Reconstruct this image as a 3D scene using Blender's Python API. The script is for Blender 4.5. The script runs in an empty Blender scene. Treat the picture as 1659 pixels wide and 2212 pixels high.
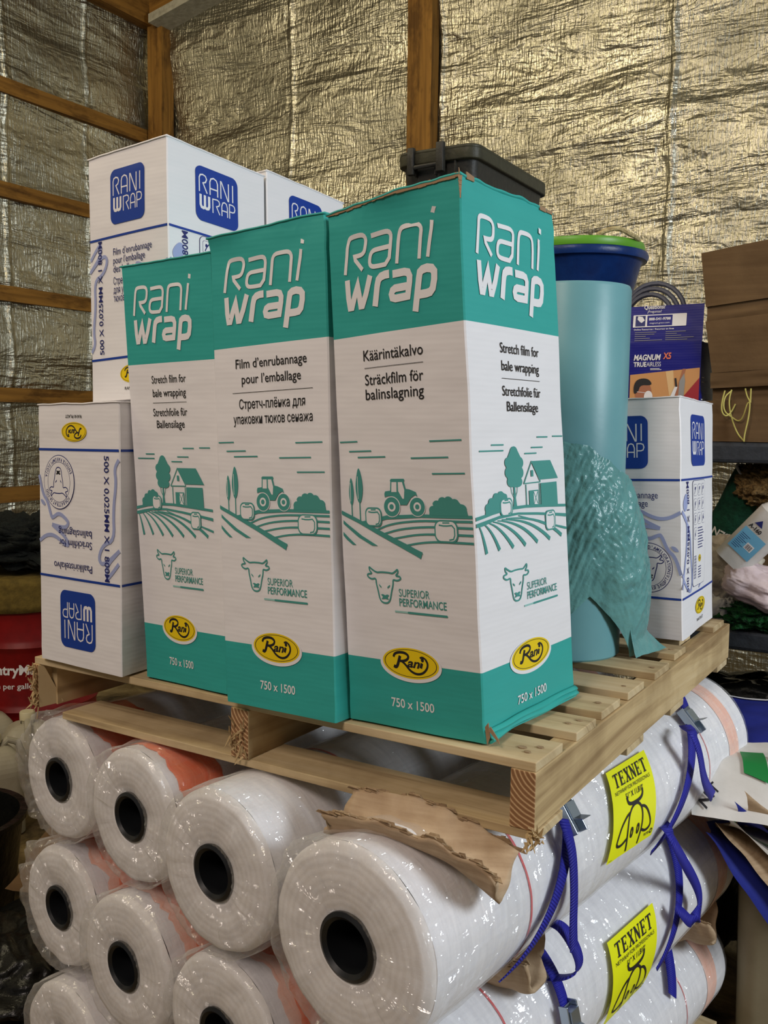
import bpy, bmesh, math, random
from mathutils import Vector, Matrix, noise
from mathutils.geometry import tessellate_polygon
random.seed(7)
PI = math.pi
SC = bpy.context.scene
COL = SC.collection

# ------------------------------------------------------------------ camera, world, lights, exposure
CAMZ = 1.598
PITCH, ROLL = 0.0935, 0.0115
cd = bpy.data.cameras.new('camera')
cd.sensor_fit = 'HORIZONTAL'; cd.sensor_width = 36.0
cd.lens = 36.0 * 2053.3 / 1659.0
cd.clip_start = 0.02; cd.clip_end = 100
cam = bpy.data.objects.new('camera', cd); COL.objects.link(cam)
_fw = Vector((0, math.cos(PITCH), -math.sin(PITCH))); _up = Vector((0, math.sin(PITCH), math.cos(PITCH))); _rt = Vector((1, 0, 0))
_r = _rt * math.cos(ROLL) + _up * math.sin(ROLL); _u = -_rt * math.sin(ROLL) + _up * math.cos(ROLL)
cam.matrix_world = Matrix(((_r.x, _u.x, -_fw.x, 0), (_r.y, _u.y, -_fw.y, 0), (_r.z, _u.z, -_fw.z, CAMZ), (0, 0, 0, 1)))
SC.camera = cam

w = bpy.data.worlds.new('world'); SC.world = w; w.use_nodes = True
w.node_tree.nodes['Background'].inputs[0].default_value = (0.95, 0.92, 0.88, 1)
w.node_tree.nodes['Background'].inputs[1].default_value = 0.09

def area(name, loc, target, size, power, color, sizey=None):
    l = bpy.data.lights.new(name, 'AREA'); l.energy = power; l.color = color
    l.shape = 'RECTANGLE'; l.size = size; l.size_y = sizey or size
    o = bpy.data.objects.new(name, l); COL.objects.link(o); o.location = loc
    o.rotation_euler = (Vector(target) - Vector(loc)).to_track_quat('-Z', 'Y').to_euler()
    return o
area('door_daylight', (4.0, -0.5, 2.9), (0.3, 1.9, 1.1), 1.3, 122, (0.86, 0.94, 1.0))
area('warm_ceiling_lamp', (-1.8, -1.6, 4.6), (0.0, 2.2, 1.0), 1.2, 80, (1.0, 0.85, 0.75))
area('roof_lamp', (-2.5, 2.3, 4.5), (1.2, 5.3, 3.2), 1.5, 54, (1.0, 0.88, 0.60))
SC.view_settings.view_transform = 'Standard'; SC.view_settings.look = 'None'
SC.view_settings.gamma = 1.0; SC.view_settings.use_curve_mapping = False
SC.view_settings.exposure = 0.40

# ------------------------------------------------------------------ material helpers
def srgb(r, g, b):
    f = lambda c: (c / 12.92) if c <= 0.04045 else ((c + 0.055) / 1.055) ** 2.4
    return (f(r / 255), f(g / 255), f(b / 255), 1)

def new_mat(name, col, rough=0.6, metal=0.0, spec=0.5):
    m = bpy.data.materials.new(name); m.use_nodes = True
    b = m.node_tree.nodes['Principled BSDF']
    b.inputs['Base Color'].default_value = col; b.inputs['Roughness'].default_value = rough
    b.inputs['Metallic'].default_value = metal; b.inputs['Specular IOR Level'].default_value = spec
    return m

class NT:
    def __init__(s, m): s.m = m; s.t = m.node_tree; s.b = s.t.nodes['Principled BSDF']
    def n(s, typ, **kw):
        x = s.t.nodes.new(typ)
        for k, v in kw.items():
            if k in x.inputs: x.inputs[k].default_value = v
            else: setattr(x, k, v)
        return x
    def l(s, a, b): s.t.links.new(a, b)
    def coord(s, kind='Object', scale=(1, 1, 1), rot=(0, 0, 0)):
        c = s.n('ShaderNodeTexCoord'); mp = s.n('ShaderNodeMapping')
        mp.inputs['Scale'].default_value = scale; mp.inputs['Rotation'].default_value = rot
        s.l(c.outputs[kind], mp.inputs['Vector']); return mp.outputs[0]
    def noise(s, vec, scale, detail=4, rough=0.55, dist=0.0):
        x = s.n('ShaderNodeTexNoise'); x.inputs['Scale'].default_value = scale; x.inputs['Detail'].default_value = detail
        x.inputs['Roughness'].default_value = rough; x.inputs['Distortion'].default_value = dist
        s.l(vec, x.inputs['Vector']); return x.outputs['Fac']
    def math(s, op, a, b=None):
        x = s.n('ShaderNodeMath'); x.operation = op
        for i, q in enumerate((a, b)):
            if q is None: continue
            if isinstance(q, (int, float)): x.inputs[i].default_value = q
            else: s.l(q, x.inputs[i])
        return x.outputs[0]
    def ramp(s, fac, stops):
        x = s.n('ShaderNodeValToRGB'); e = x.color_ramp.elements
        while len(e) < len(stops): e.new(0.5)
        for i, (p, c) in enumerate(stops): e[i].position = p; e[i].color = c
        s.l(fac, x.inputs[0]); return x.outputs[0]
    def bump(s, h, strength=0.3, dist=0.01, prev=None):
        x = s.n('ShaderNodeBump'); x.inputs['Strength'].default_value = strength; x.inputs['Distance'].default_value = dist
        s.l(h, x.inputs['Height'])
        if prev is not None: s.l(prev, x.inputs['Normal'])
        return x.outputs[0]

def card_mat(name, col, rough=0.55, flute=0.032):
    """printed corrugated board: faint horizontal fluting and soft dents"""
    m = new_mat(name, col, rough, 0, 0.35); t = NT(m)
    wv = t.n('ShaderNodeTexWave'); wv.wave_type = 'BANDS'; wv.bands_direction = 'Z'
    wv.inputs['Scale'].default_value = 38; wv.inputs['Distortion'].default_value = 1.2; wv.inputs['Detail'].default_value = 1
    t.l(t.coord('Object'), wv.inputs['Vector'])
    n1 = t.noise(t.coord('Object', (14, 14, 60)), 1.0, 3)
    mix = t.math('MULTIPLY', wv.outputs['Fac'], n1)
    b1 = t.bump(mix, flute, 0.004)
    b2 = t.bump(t.noise(t.coord('Object', (6, 6, 16)), 1.0, 2), 0.16, 0.02, b1)
    t.l(b2, t.b.inputs['Normal'])
    return m

def wood_mat(name, axis, tint=(1, 1, 1)):
    m = new_mat(name, (0.4, 0.28, 0.15, 1), 0.75, 0, 0.25); t = NT(m)
    sc = {'u': (1.3, 22, 22), 'v': (1.3, 22, 22)}[axis]
    vec = t.coord('UV', (sc[0], sc[1], 1))
    n1 = t.noise(vec, 1.0, 5, 0.6, 0.6)
    n2 = t.noise(t.coord('Object'), 7.0, 4)
    a = tuple(c * k for c, k in zip(srgb(150, 126, 92)[:3], tint)) + (1,)
    b = tuple(c * k for c, k in zip(srgb(196, 174, 134)[:3], tint)) + (1,)
    c = tuple(c * k for c, k in zip(srgb(212, 194, 158)[:3], tint)) + (1,)
    r = t.ramp(n1, [(0.3, a), (0.5, b), (0.72, c)])
    mx = t.n('ShaderNodeMixRGB', blend_type='MULTIPLY'); mx.inputs[0].default_value = 0.55
    t.l(r, mx.inputs[1]); t.l(t.ramp(n2, [(0.30, (0.48, 0.42, 0.36, 1)), (0.55, (1, 1, 1, 1))]), mx.inputs[2])
    t.l(mx.outputs[0], t.b.inputs['Base Color'])
    t.l(t.bump(n1, 0.35, 0.004), t.b.inputs['Normal'])
    return m

M = {}
M['white'] = card_mat('printed_white', srgb(232, 230, 232), 0.5)
M['teal'] = card_mat('printed_teal', srgb(52, 164, 156), 0.5)
M['tealfield'] = new_mat('print_teal_ink', srgb(70, 148, 140), 0.55)
M['whiteink'] = new_mat('print_white_ink', srgb(232, 230, 232), 0.5)
M['black'] = new_mat('print_black_ink', srgb(28, 26, 30), 0.5)
M['yellow'] = new_mat('print_yellow_ink', srgb(236, 204, 16), 0.45)
M['blue'] = new_mat('print_blue_ink', srgb(16, 58, 150), 0.45)
M['navy'] = new_mat('print_navy_ink', srgb(22, 32, 104), 0.5)
M['paleblue'] = new_mat('print_pale_blue_ink', srgb(156, 166, 208), 0.55)
M['barfade'] = new_mat('print_fading_teal', srgb(150, 196, 190), 0.55)
M['kraft'] = new_mat('kraft_board', srgb(150, 120, 90), 0.85)

def kraft(name, c1, c2, sc=1.0):
    m = new_mat(name, c1, 0.85, 0, 0.2); t = NT(m)
    n1 = t.noise(t.coord('Object', (3 * sc, 3 * sc, 60 * sc)), 1.0, 4)
    n2 = t.noise(t.coord('Object'), 9 * sc, 5)
    t.l(t.ramp(t.math('MULTIPLY', t.math('ADD', n1, n2), 0.5), [(0.35, c1), (0.65, c2)]), t.b.inputs['Base Color'])
    t.l(t.bump(n2, 0.35, 0.01), t.b.inputs['Normal'])
    return m
M['brown'] = kraft('brown_corrugated', srgb(92, 70, 46), srgb(112, 88, 60))
M['pulp'] = kraft('pressed_paperboard', srgb(158, 132, 104), srgb(192, 168, 138), 2)
M['pulpdark'] = kraft('pressed_paperboard_torn', srgb(120, 96, 72), srgb(170, 145, 112), 5)
M['wu'] = wood_mat('pallet_board_wood', 'u'); M['wv'] = wood_mat('pallet_stringer_wood', 'v', (0.95, 0.9, 0.82))

def end_grain():
    m = new_mat('end_grain_wood', srgb(150, 112, 78), 0.85, 0, 0.2); t = NT(m)
    wv = t.n('ShaderNodeTexWave'); wv.wave_type = 'RINGS'; wv.rings_direction = 'SPHERICAL'
    wv.inputs['Scale'].default_value = 42; wv.inputs['Distortion'].default_value = 1.0; wv.inputs['Detail'].default_value = 1.5
    c = t.coord('UV'); t.l(c, wv.inputs['Vector'])
    t.l(t.ramp(wv.outputs['Fac'], [(0.2, srgb(138, 100, 68)), (0.75, srgb(160, 122, 86)), (0.95, srgb(205, 172, 132))]), t.b.inputs['Base Color'])
    t.l(t.bump(t.noise(t.coord('Object'), 160, 3), 0.3, 0.003), t.b.inputs['Normal'])
    return m
M['endgrain'] = end_grain()

def timber():
    m = new_mat('treated_timber', srgb(150, 108, 48), 0.7, 0, 0.25); t = NT(m)
    n1 = t.noise(t.coord('UV', (1.0, 24, 1)), 1.0, 5, 0.6, 0.8)
    n2 = t.noise(t.coord('UV', (3, 9, 1)), 1.0, 4, 0.7)
    mx = t.n('ShaderNodeMixRGB', blend_type='MULTIPLY'); mx.inputs[0].default_value = 0.7
    t.l(t.ramp(n1, [(0.3, srgb(104, 70, 26)), (0.7, srgb(156, 112, 48))]), mx.inputs[1])
    t.l(t.ramp(n2, [(0.36, (0.30, 0.26, 0.20, 1)), (0.5, (1, 1, 1, 1))]), mx.inputs[2])
    t.l(mx.outputs[0], t.b.inputs['Base Color']); t.l(t.bump(n1, 0.3, 0.004), t.b.inputs['Normal'])
    return m
M['timber'] = timber()

def foil():
    m = new_mat('foil_insulation', (0.5, 0.47, 0.37, 1), 0.3, 1.0); t = NT(m)
    uv = t.coord('UV')
    big = t.noise(t.coord('UV', (0.9, 5.0, 1), (0, 0, 0.05)), 1.0, 4, 0.55, 0.6)
    mid = t.noise(t.coord('UV', (7.0, 12.0, 1)), 1.0, 3, 0.6, 1.2)
    vo = t.n('ShaderNodeTexVoronoi'); vo.feature = 'DISTANCE_TO_EDGE'; vo.inputs['Scale'].default_value = 1.0
    nz = t.n('ShaderNodeTexNoise'); nz.inputs['Scale'].default_value = 5; nz.inputs['Detail'].default_value = 4
    t.l(uv, nz.inputs['Vector'])
    vm = t.n('ShaderNodeVectorMath'); vm.operation = 'MULTIPLY_ADD'
    t.l(nz.outputs['Color'], vm.inputs[0]); vm.inputs[1].default_value = (2.2, 2.2, 0)
    t.l(t.coord('UV', (6, 7, 1)), vm.inputs[2]); t.l(vm.outputs[0], vo.inputs['Vector'])
    crease = t.math('MINIMUM', vo.outputs['Distance'], 0.16)
    ticks = t.noise(t.coord('UV', (85, 13, 1)), 1.0, 2, 0.5)
    br = t.n('ShaderNodeTexBrick'); br.inputs['Scale'].default_value = 1.0
    br.inputs['Brick Width'].default_value = 0.5; br.inputs['Row Height'].default_value = 0.5; br.inputs['Mortar Size'].default_value = 0.05; br.offset = 0.0
    br.inputs['Color1'].default_value = (1, 1, 1, 1); br.inputs['Color2'].default_value = (1, 1, 1, 1); br.inputs['Mortar'].default_value = (0, 0, 0, 1)
    t.l(t.coord('UV', (22, 15, 1)), br.inputs['Vector'])
    b = t.bump(big, 0.45, 0.12)
    b = t.bump(mid, 0.30, 0.03, b)
    b = t.bump(crease, 0.42, 0.02, b)
    b = t.bump(ticks, 0.85, 0.008, b)
    b = t.bump(br.outputs['Color'], 0.22, 0.004, b)
    t.l(b, t.b.inputs['Normal'])
    dust = t.noise(uv, 1.6, 5, 0.6)
    t.l(t.ramp(dust, [(0.3, (0.34, 0.32, 0.245, 1)), (0.7, (0.54, 0.51, 0.405, 1))]), t.b.inputs['Base Color'])
    t.l(t.ramp(dust, [(0.3, (0.46, 0.46, 0.46, 1)), (0.7, (0.30, 0.30, 0.30, 1))]), t.b.inputs['Roughness'])
    return m
M['foil'] = foil()

def netmat(name, c1, c2, end=False):
    m = new_mat(name, c1, 0.62, 0, 0.3); t = NT(m)
    if end:
        wv = t.n('ShaderNodeTexWave'); wv.wave_type = 'RINGS'; wv.rings_direction = 'Y'
        wv.inputs['Scale'].default_value = 26; wv.inputs['Distortion'].default_value = 2.5; wv.inputs['Detail'].default_value = 3; wv.inputs['Detail Scale'].default_value = 2.5
        t.l(t.coord('Object'), wv.inputs['Vector']); h = wv.outputs['Fac']
    else:
        h = t.noise(t.coord('UV', (9, 70, 1), (0, 0, 0.35)), 1.0, 4, 0.6, 0.4)
    t.l(t.ramp(h, [(0.25, c2), (0.7, c1)]), t.b.inputs['Base Color'])
    t.l(t.bump(h, 0.06 if end else 0.35, 0.004), t.b.inputs['Normal'])
    return m
M['net'] = netmat('white_net', srgb(238, 236, 238), srgb(216, 214, 218))
M['netend'] = netmat('white_net_edges', srgb(229, 226, 225), srgb(222, 218, 216), True)
M['orange'] = netmat('orange_net', srgb(232, 96, 48), srgb(238, 150, 112))
M['pinkband'] = netmat('faded_orange_net', srgb(238, 170, 142), srgb(240, 212, 200))
M['redline'] = new_mat('red_thread', srgb(206, 62, 66), 0.6)
M['core'] = new_mat('black_core_plastic', srgb(20, 22, 25), 0.38)

def film(name, haze, gl=1.0, bscale=1.0):
    m = bpy.data.materials.new(name); m.use_nodes = True
    t = NT(m); nt = m.node_tree; nt.nodes.remove(t.b); out = nt.nodes['Material Output']
    tr = t.n('ShaderNodeBsdfTransparent'); tr.inputs[0].default_value = (1, 1, 1, 1)
    gs = t.n('ShaderNodeBsdfGlossy'); gs.inputs['Roughness'].default_value = 0.10; gs.inputs[0].default_value = (1, 1, 1, 1)
    df = t.n('ShaderNodeBsdfDiffuse'); df.inputs[0].default_value = (0.9, 0.9, 0.9, 1)
    tl = t.n('ShaderNodeBsdfTranslucent'); tl.inputs[0].default_value = (0.9, 0.9, 0.9, 1)
    lw = t.n('ShaderNodeLayerWeight'); lw.inputs['Blend'].default_value = 0.25
    vo = t.n('ShaderNodeTexVoronoi'); vo.feature = 'F1'; vo.inputs['Scale'].default_value = 1
    nz = t.n('ShaderNodeTexNoise'); nz.inputs['Scale'].default_value = 12 * bscale; nz.inputs['Detail'].default_value = 3
    o = t.coord('Object'); t.l(o, nz.inputs['Vector'])
    vm = t.n('ShaderNodeVectorMath'); vm.operation = 'MULTIPLY_ADD'; vm.inputs[1].default_value = (2.5, 2.5, 2.5)
    t.l(nz.outputs['Color'], vm.inputs[0]); t.l(t.coord('Object', (20 * bscale, 9 * bscale, 20 * bscale)), vm.inputs[2]); t.l(vm.outputs[0], vo.inputs['Vector'])
    b = t.bump(vo.outputs['Distance'], 0.7, 0.03)
    b = t.bump(t.noise(o, 45 * bscale, 3), 0.25, 0.01, b)
    stripe = t.noise(t.coord('UV', (52, 3.5, 1)), 1.0, 4, 0.6, 0.3)
    b = t.bump(stripe, 0.55, 0.012, b)
    t.l(b, gs.inputs['Normal'])
    fac = t.math('ADD', t.math('MULTIPLY', lw.outputs['Facing'], 0.10 * gl), 0.075 * gl)
    hz = t.n('ShaderNodeMixShader'); hz.inputs[0].default_value = 0.5; t.l(df.outputs[0], hz.inputs[1]); t.l(tl.outputs[0], hz.inputs[2])
    m1 = t.n('ShaderNodeMixShader'); t.l(t.math('ADD', t.math('MULTIPLY', lw.outputs['Facing'], 0.30), t.math('MULTIPLY', t.math('POWER', stripe, 3.0), haze * 10)), m1.inputs[0])
    t.l(tr.outputs[0], m1.inputs[1]); t.l(hz.outputs[0], m1.inputs[2])
    m2 = t.n('ShaderNodeMixShader'); t.l(fac, m2.inputs[0]); t.l(m1.outputs[0], m2.inputs[1]); t.l(gs.outputs[0], m2.inputs[2])
    t.l(m2.outputs[0], out.inputs['Surface'])
    return m
M['film'] = film('clear_plastic_film', 0.05)

def cloth(name, c1, c2, rough=0.8, bs=30, strength=0.35):
    m = new_mat(name, c1, rough, 0, 0.3); t = NT(m)
    n1 = t.noise(t.coord('Object'), bs, 5)
    t.l(t.ramp(n1, [(0.3, c2), (0.65, c1)]), t.b.inputs['Base Color']); t.l(t.bump(n1, strength, 0.02), t.b.inputs['Normal'])
    return m
M['strap'] = new_mat('blue_webbing', srgb(22, 24, 150), 0.65)
_t = NT(M['strap']); _w = _t.n('ShaderNodeTexWave'); _w.bands_direction = 'X'; _w.inputs['Scale'].default_value = 60
_t.l(_t.coord('UV'), _w.inputs['Vector']); _t.l(_t.bump(_w.outputs['Fac'], 0.6, 0.003), _t.b.inputs['Normal'])
M['zinc'] = new_mat('zinc_plated_steel', srgb(170, 182, 195), 0.35, 1.0)
M['label'] = new_mat('fluorescent_yellow_paper', srgb(232, 234, 10), 0.4)
M['tote'] = cloth('black_tote_plastic', srgb(44, 42, 36), srgb(34, 33, 30), 0.5, 60, 0.1)
M['totelid'] = cloth('dark_olive_lid_plastic', srgb(60, 58, 42), srgb(50, 48, 36), 0.5, 60, 0.1)
M['tub'] = cloth('blue_tub_plastic', srgb(16, 50, 110), srgb(14, 40, 92), 0.35, 20, 0.1)
M['tubgreen'] = new_mat('green_tub_plastic', srgb(96, 160, 40), 0.4)
M['rope'] = cloth('cotton_rope', srgb(206, 190, 140), srgb(150, 130, 90), 0.9, 90, 0.5)
M['tealroll'] = cloth('teal_stretch_film', srgb(108, 158, 164), srgb(100, 150, 157), 0.36, 6, 0.06)
M['tealloose'] = cloth('loose_teal_film', srgb(100, 152, 150), srgb(90, 140, 140), 0.24, 25, 0.3)
M['shelf'] = cloth('grey_shelf_plastic', srgb(52, 56, 62), srgb(44, 47, 52), 0.6, 40, 0.15)
M['magblue'] = card_mat('glossy_blue_carton', srgb(20, 22, 122), 0.4, 0.05)
M['barrel'] = cloth('red_drum_paint', srgb(128, 12, 14), srgb(104, 8, 10), 0.45, 12, 0.08)
M['jug'] = cloth('milky_jug_plastic', srgb(176, 170, 150), srgb(160, 150, 128), 0.45, 8, 0.08)
M['jugcap'] = new_mat('cream_cap_plastic', srgb(214, 204, 168), 0.5)
M['amber'] = new_mat('amber_residue', srgb(128, 84, 24), 0.5)
M['blackplastic'] = cloth('black_sheet_plastic', srgb(20, 20, 18), srgb(12, 12, 12), 0.32, 14, 0.5)
M['netting'] = cloth('dark_netting', srgb(26, 32, 30), srgb(12, 14, 14), 0.9, 70, 0.6)
M['ochre'] = cloth('ochre_cloth', srgb(110, 92, 40), srgb(84, 70, 30), 0.9, 30)
M['bluesack'] = cloth('blue_feed_sack', srgb(34, 46, 140), srgb(28, 38, 120), 0.6, 10, 0.2)
M['whitesack'] = cloth('white_feed_sack', srgb(214, 210, 204), srgb(196, 192, 184), 0.6, 10, 0.2)
M['cream'] = cloth('cream_woven_cloth', srgb(206, 196, 178), srgb(170, 156, 134), 0.85, 24, 0.4)
M['pinkfilm'] = cloth('pale_pink_plastic', srgb(226, 206, 204), srgb(206, 186, 190), 0.35, 12, 0.4)
M['greensack'] = cloth('dark_green_woven_sack', srgb(10, 66, 44), srgb(6, 46, 32), 0.8, 60, 0.3)
M['greennet'] = cloth('green_netting', srgb(20, 96, 40), srgb(10, 30, 20), 0.5, 90, 0.9)
M['straw'] = cloth('dry_straw', srgb(150, 120, 72), srgb(70, 54, 32), 0.8, 90, 0.9)
M['bin'] = cloth('beige_bin_plastic', srgb(128, 120, 98), srgb(112, 104, 82), 0.6, 8, 0.1)
M['twine'] = new_mat('yellow_twine', srgb(196, 186, 100), 0.7)
M['greenink'] = new_mat('print_green_ink', srgb(20, 122, 56), 0.55)
M['skyink'] = new_mat('print_sky_blue_ink', srgb(110, 178, 214), 0.5)
M['orangeink'] = new_mat('print_orange_ink', srgb(232, 120, 84), 0.5)
M['tan'] = new_mat('print_tan_ink', srgb(206, 148, 92), 0.5)
M['tan2'] = new_mat('print_light_tan_ink', srgb(226, 186, 132), 0.5)
M['redink'] = new_mat('print_red_ink', srgb(160, 30, 44), 0.5)
M['skin'] = new_mat('print_skin_ink', srgb(170, 108, 78), 0.5)
M['greyink'] = new_mat('print_grey_ink', srgb(150, 148, 146), 0.5)
M['foam'] = cloth('dusty_white_foam', srgb(176, 170, 150), srgb(150, 144, 124), 0.8, 30, 0.2)
M['hose'] = new_mat('grey_rubber_hose', srgb(88, 92, 110), 0.5)
M['plaincarton'] = card_mat('dusty_white_carton', srgb(160, 146, 138), 0.6)

def floor_mat():
    m = new_mat('dirty_concrete', srgb(110, 92, 66), 0.85, 0, 0.2); t = NT(m)
    n1 = t.noise(t.coord('Object'), 3.5, 7, 0.65, 0.6); n2 = t.noise(t.coord('Object'), 40, 4)
    t.l(t.ramp(n1, [(0.36, srgb(62, 52, 36)), (0.5, srgb(128, 108, 74)), (0.66, srgb(170, 150, 106))]), t.b.inputs['Base Color'])
    b = t.bump(n1, 0.4, 0.05); t.l(t.bump(n2, 0.35, 0.01, b), t.b.inputs['Normal'])
    return m
M['floor'] = floor_mat()

# ------------------------------------------------------------------ mesh helpers
def nz(x, y, z): return noise.noise(Vector((x, y, z)))

class MB:
    """collects geometry, then links it as ONE mesh object"""
    def __init__(s): s.v = []; s.f = []; s.m = []; s.uv = {}; s.sm = []
    def add(s, vs, fs, mi=0, uvs=None, smooth=False):
        o = len(s.v); s.v += [tuple(p) for p in vs]
        for k, f in enumerate(fs):
            if uvs is not None: s.uv[len(s.f)] = [uvs[i] for i in f]
            s.f.append(tuple(i + o for i in f)); s.m.append(mi); s.sm.append(smooth)
        return s
    def grid(s, fn, nu, nv, mi=0, smooth=True, uvscale=(1, 1), flip=False, closed=False, mfn=None):
        vs = []; uv = []
        for j in range(nv + 1):
            for i in range(nu + 1):
                a, b = i / nu, j / nv; vs.append(fn(a, b)); uv.append((a * uvscale[0], b * uvscale[1]))
        o = len(s.v); s.v += [tuple(p) for p in vs]
        for j in range(nv):
            for i in range(nu):
                q = [j * (nu + 1) + i, j * (nu + 1) + i + 1, (j + 1) * (nu + 1) + i + 1, (j + 1) * (nu + 1) + i]
                if flip: q.reverse()
                s.uv[len(s.f)] = [uv[k] for k in q]
                s.f.append(tuple(k + o for k in q)); s.m.append(mfn(i / nu, j / nv) if mfn else mi); s.sm.append(smooth)
        return s
    def box(s, x0, x1, y0, y1, z0, z1, mi=0, T=None, jit=0.0, uvax=0, endmi=None):
        T = T or (lambda p: p)
        c = [(x, y, z) for z in (z0, z1) for y in (y0, y1) for x in (x0, x1)]
        fs = [(0, 2, 3, 1), (4, 5, 7, 6), (0, 1, 5, 4), (2, 6, 7, 3), (0, 4, 6, 2), (1, 3, 7, 5)]
        r = random.random() * 9
        for k, f in enumerate(fs):
            vs = [Vector(c[i]) for i in f]
            if uvax == 0: uv = [(p.x + r, p.y + p.z + r) for p in vs]
            elif uvax == 1: uv = [(p.y + r, p.x + p.z + r) for p in vs]
            else: uv = [(p.z + r, p.x + p.y + r) for p in vs]
            mm = mi
            if endmi is not None and ((uvax == 1 and k in (2, 3)) or (uvax == 0 and k in (4, 5))):
                mm = endmi; uv = [(p.x - x0 - 0.06, p.z - z1 - 0.015) for p in vs]
            s.add([T(p) for p in vs], [(0, 1, 2, 3)], mm, uv)
        return s
    def tube(s, pts, r, n=8, mi=0, closed=False, cap=True, flat=None):
        pts = [Vector(p) for p in pts]; N = len(pts); rings = []
        prev = None
        for i, p in enumerate(pts):
            d = (pts[(i + 1) % N] - pts[i - 1]) if closed else (pts[min(i + 1, N - 1)] - pts[max(i - 1, 0)])
            d.normalize()
            if prev is None:
                a = Vector((0, 0, 1)) if abs(d.z) < 0.9 else Vector((1, 0, 0)); e1 = d.cross(a).normalized()
            else: e1 = (prev - d * prev.dot(d)).normalized()
            prev = e1; e2 = d.cross(e1)
            rr = r[i] if isinstance(r, (list, tuple)) else r
            rings.append([p + (e1 * math.cos(2 * PI * k / n) + e2 * math.sin(2 * PI * k / n)) * rr for k in range(n)])
        vs = [p for q in rings for p in q]; fs = []
        for i in range(N if closed else N - 1):
            for k in range(n):
                j = (i + 1) % N
                fs.append((i * n + k, i * n + (k + 1) % n, j * n + (k + 1) % n, j * n + k))
        if cap and not closed: fs += [tuple(reversed(range(n))), tuple((N - 1) * n + k for k in range(n))]
        return s.add(vs, fs, mi, None, True)
    def lathe(s, prof, n=32, mi=0, T=None, smooth=True, mis=None, a0=0, a1=2 * PI):
        """prof: list of (r, z)"""
        T = T or (lambda p: p); N = len(prof); full = abs(a1 - a0 - 2 * PI) < 1e-6
        k1 = n if full else n + 1
        vs = [T(Vector((r * math.cos(a0 + (a1 - a0) * k / n), r * math.sin(a0 + (a1 - a0) * k / n), z))) for r, z in prof for k in range(k1)]
        o = len(s.v); s.v += [tuple(p) for p in vs]
        for i in range(N - 1):
            for k in range(n):
                a, b = k, (k + 1) % k1
                s.uv[len(s.f)] = [(k / n, prof[i][1]), ((k + 1) / n, prof[i][1]), ((k + 1) / n, prof[i + 1][1]), (k / n, prof[i + 1][1])]
                s.f.append((o + i * k1 + a, o + i * k1 + b, o + (i + 1) * k1 + b, o + (i + 1) * k1 + a)); s.m.append(mis[i] if mis else mi); s.sm.append(smooth)
        return s
    def build(s, name, mats, parent=None, sharp=35, solid=0.0, bevel=0.0):
        me = bpy.data.meshes.new(name); me.from_pydata(s.v, [], s.f)
        for m in (mats if isinstance(mats, (list, tuple)) else [mats]): me.materials.append(m)
        me.polygons.foreach_set('material_index', s.m); me.polygons.foreach_set('use_smooth', s.sm)
        if s.uv:
            ul = me.uv_layers.new(name='UVMap')
            for p in me.polygons:
                q = s.uv.get(p.index)
                if q:
                    for li, c in zip(p.loop_indices, q): ul.data[li].uv = c
        me.update()
        if sharp and any(s.sm): me.set_sharp_from_angle(angle=math.radians(sharp))
        o = bpy.data.objects.new(name, me); COL.objects.link(o)
        if parent is not None: o.parent = parent
        if solid:
            md = o.modifiers.new('solid', 'SOLIDIFY'); md.thickness = solid; md.offset = 0
        if bevel:
            wd = o.modifiers.new('weld', 'WELD'); wd.merge_threshold = 1e-5
            md = o.modifiers.new('bevel', 'BEVEL'); md.width = bevel; md.segments = 2; md.limit_method = 'ANGLE'
        return o

def tag(o, label=None, cat=None, group=None, kind=None):
    if label: o['label'] = label
    if cat: o['category'] = cat
    if group: o['group'] = group
    if kind: o['kind'] = kind
    return o
def thing(name, label, cat, loc=(0, 0, 0), rot=None, group=None):
    o = bpy.data.objects.new(name, None); COL.objects.link(o); o.empty_display_size = 0.05
    o.location = loc
    if rot is not None: o.rotation_euler = rot
    return tag(o, label, cat, group)

# ------------------------------------------------------------------ flat printed artwork
_txt = {}
def text_tris(s, bold=0.0, shear=0.0):
    key = (s, bold, shear)
    if key not in _txt:
        cu = bpy.data.curves.new('t', 'FONT'); cu.body = s; cu.size = 1.0; cu.offset = bold; cu.shear = shear
        cu.resolution_u = 3; cu.fill_mode = 'FRONT'
        ob = bpy.data.objects.new('t', cu); COL.objects.link(ob)
        dg = bpy.context.evaluated_depsgraph_get(); me = bpy.data.meshes.new_from_object(ob.evaluated_get(dg))
        vs = [(v.co.x, v.co.y) for v in me.vertices]; fs = [tuple(p.vertices) for p in me.polygons]
        bpy.data.objects.remove(ob); bpy.data.curves.remove(cu); bpy.data.meshes.remove(me)
        _txt[key] = (vs, fs)
    return _txt[key]

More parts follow.
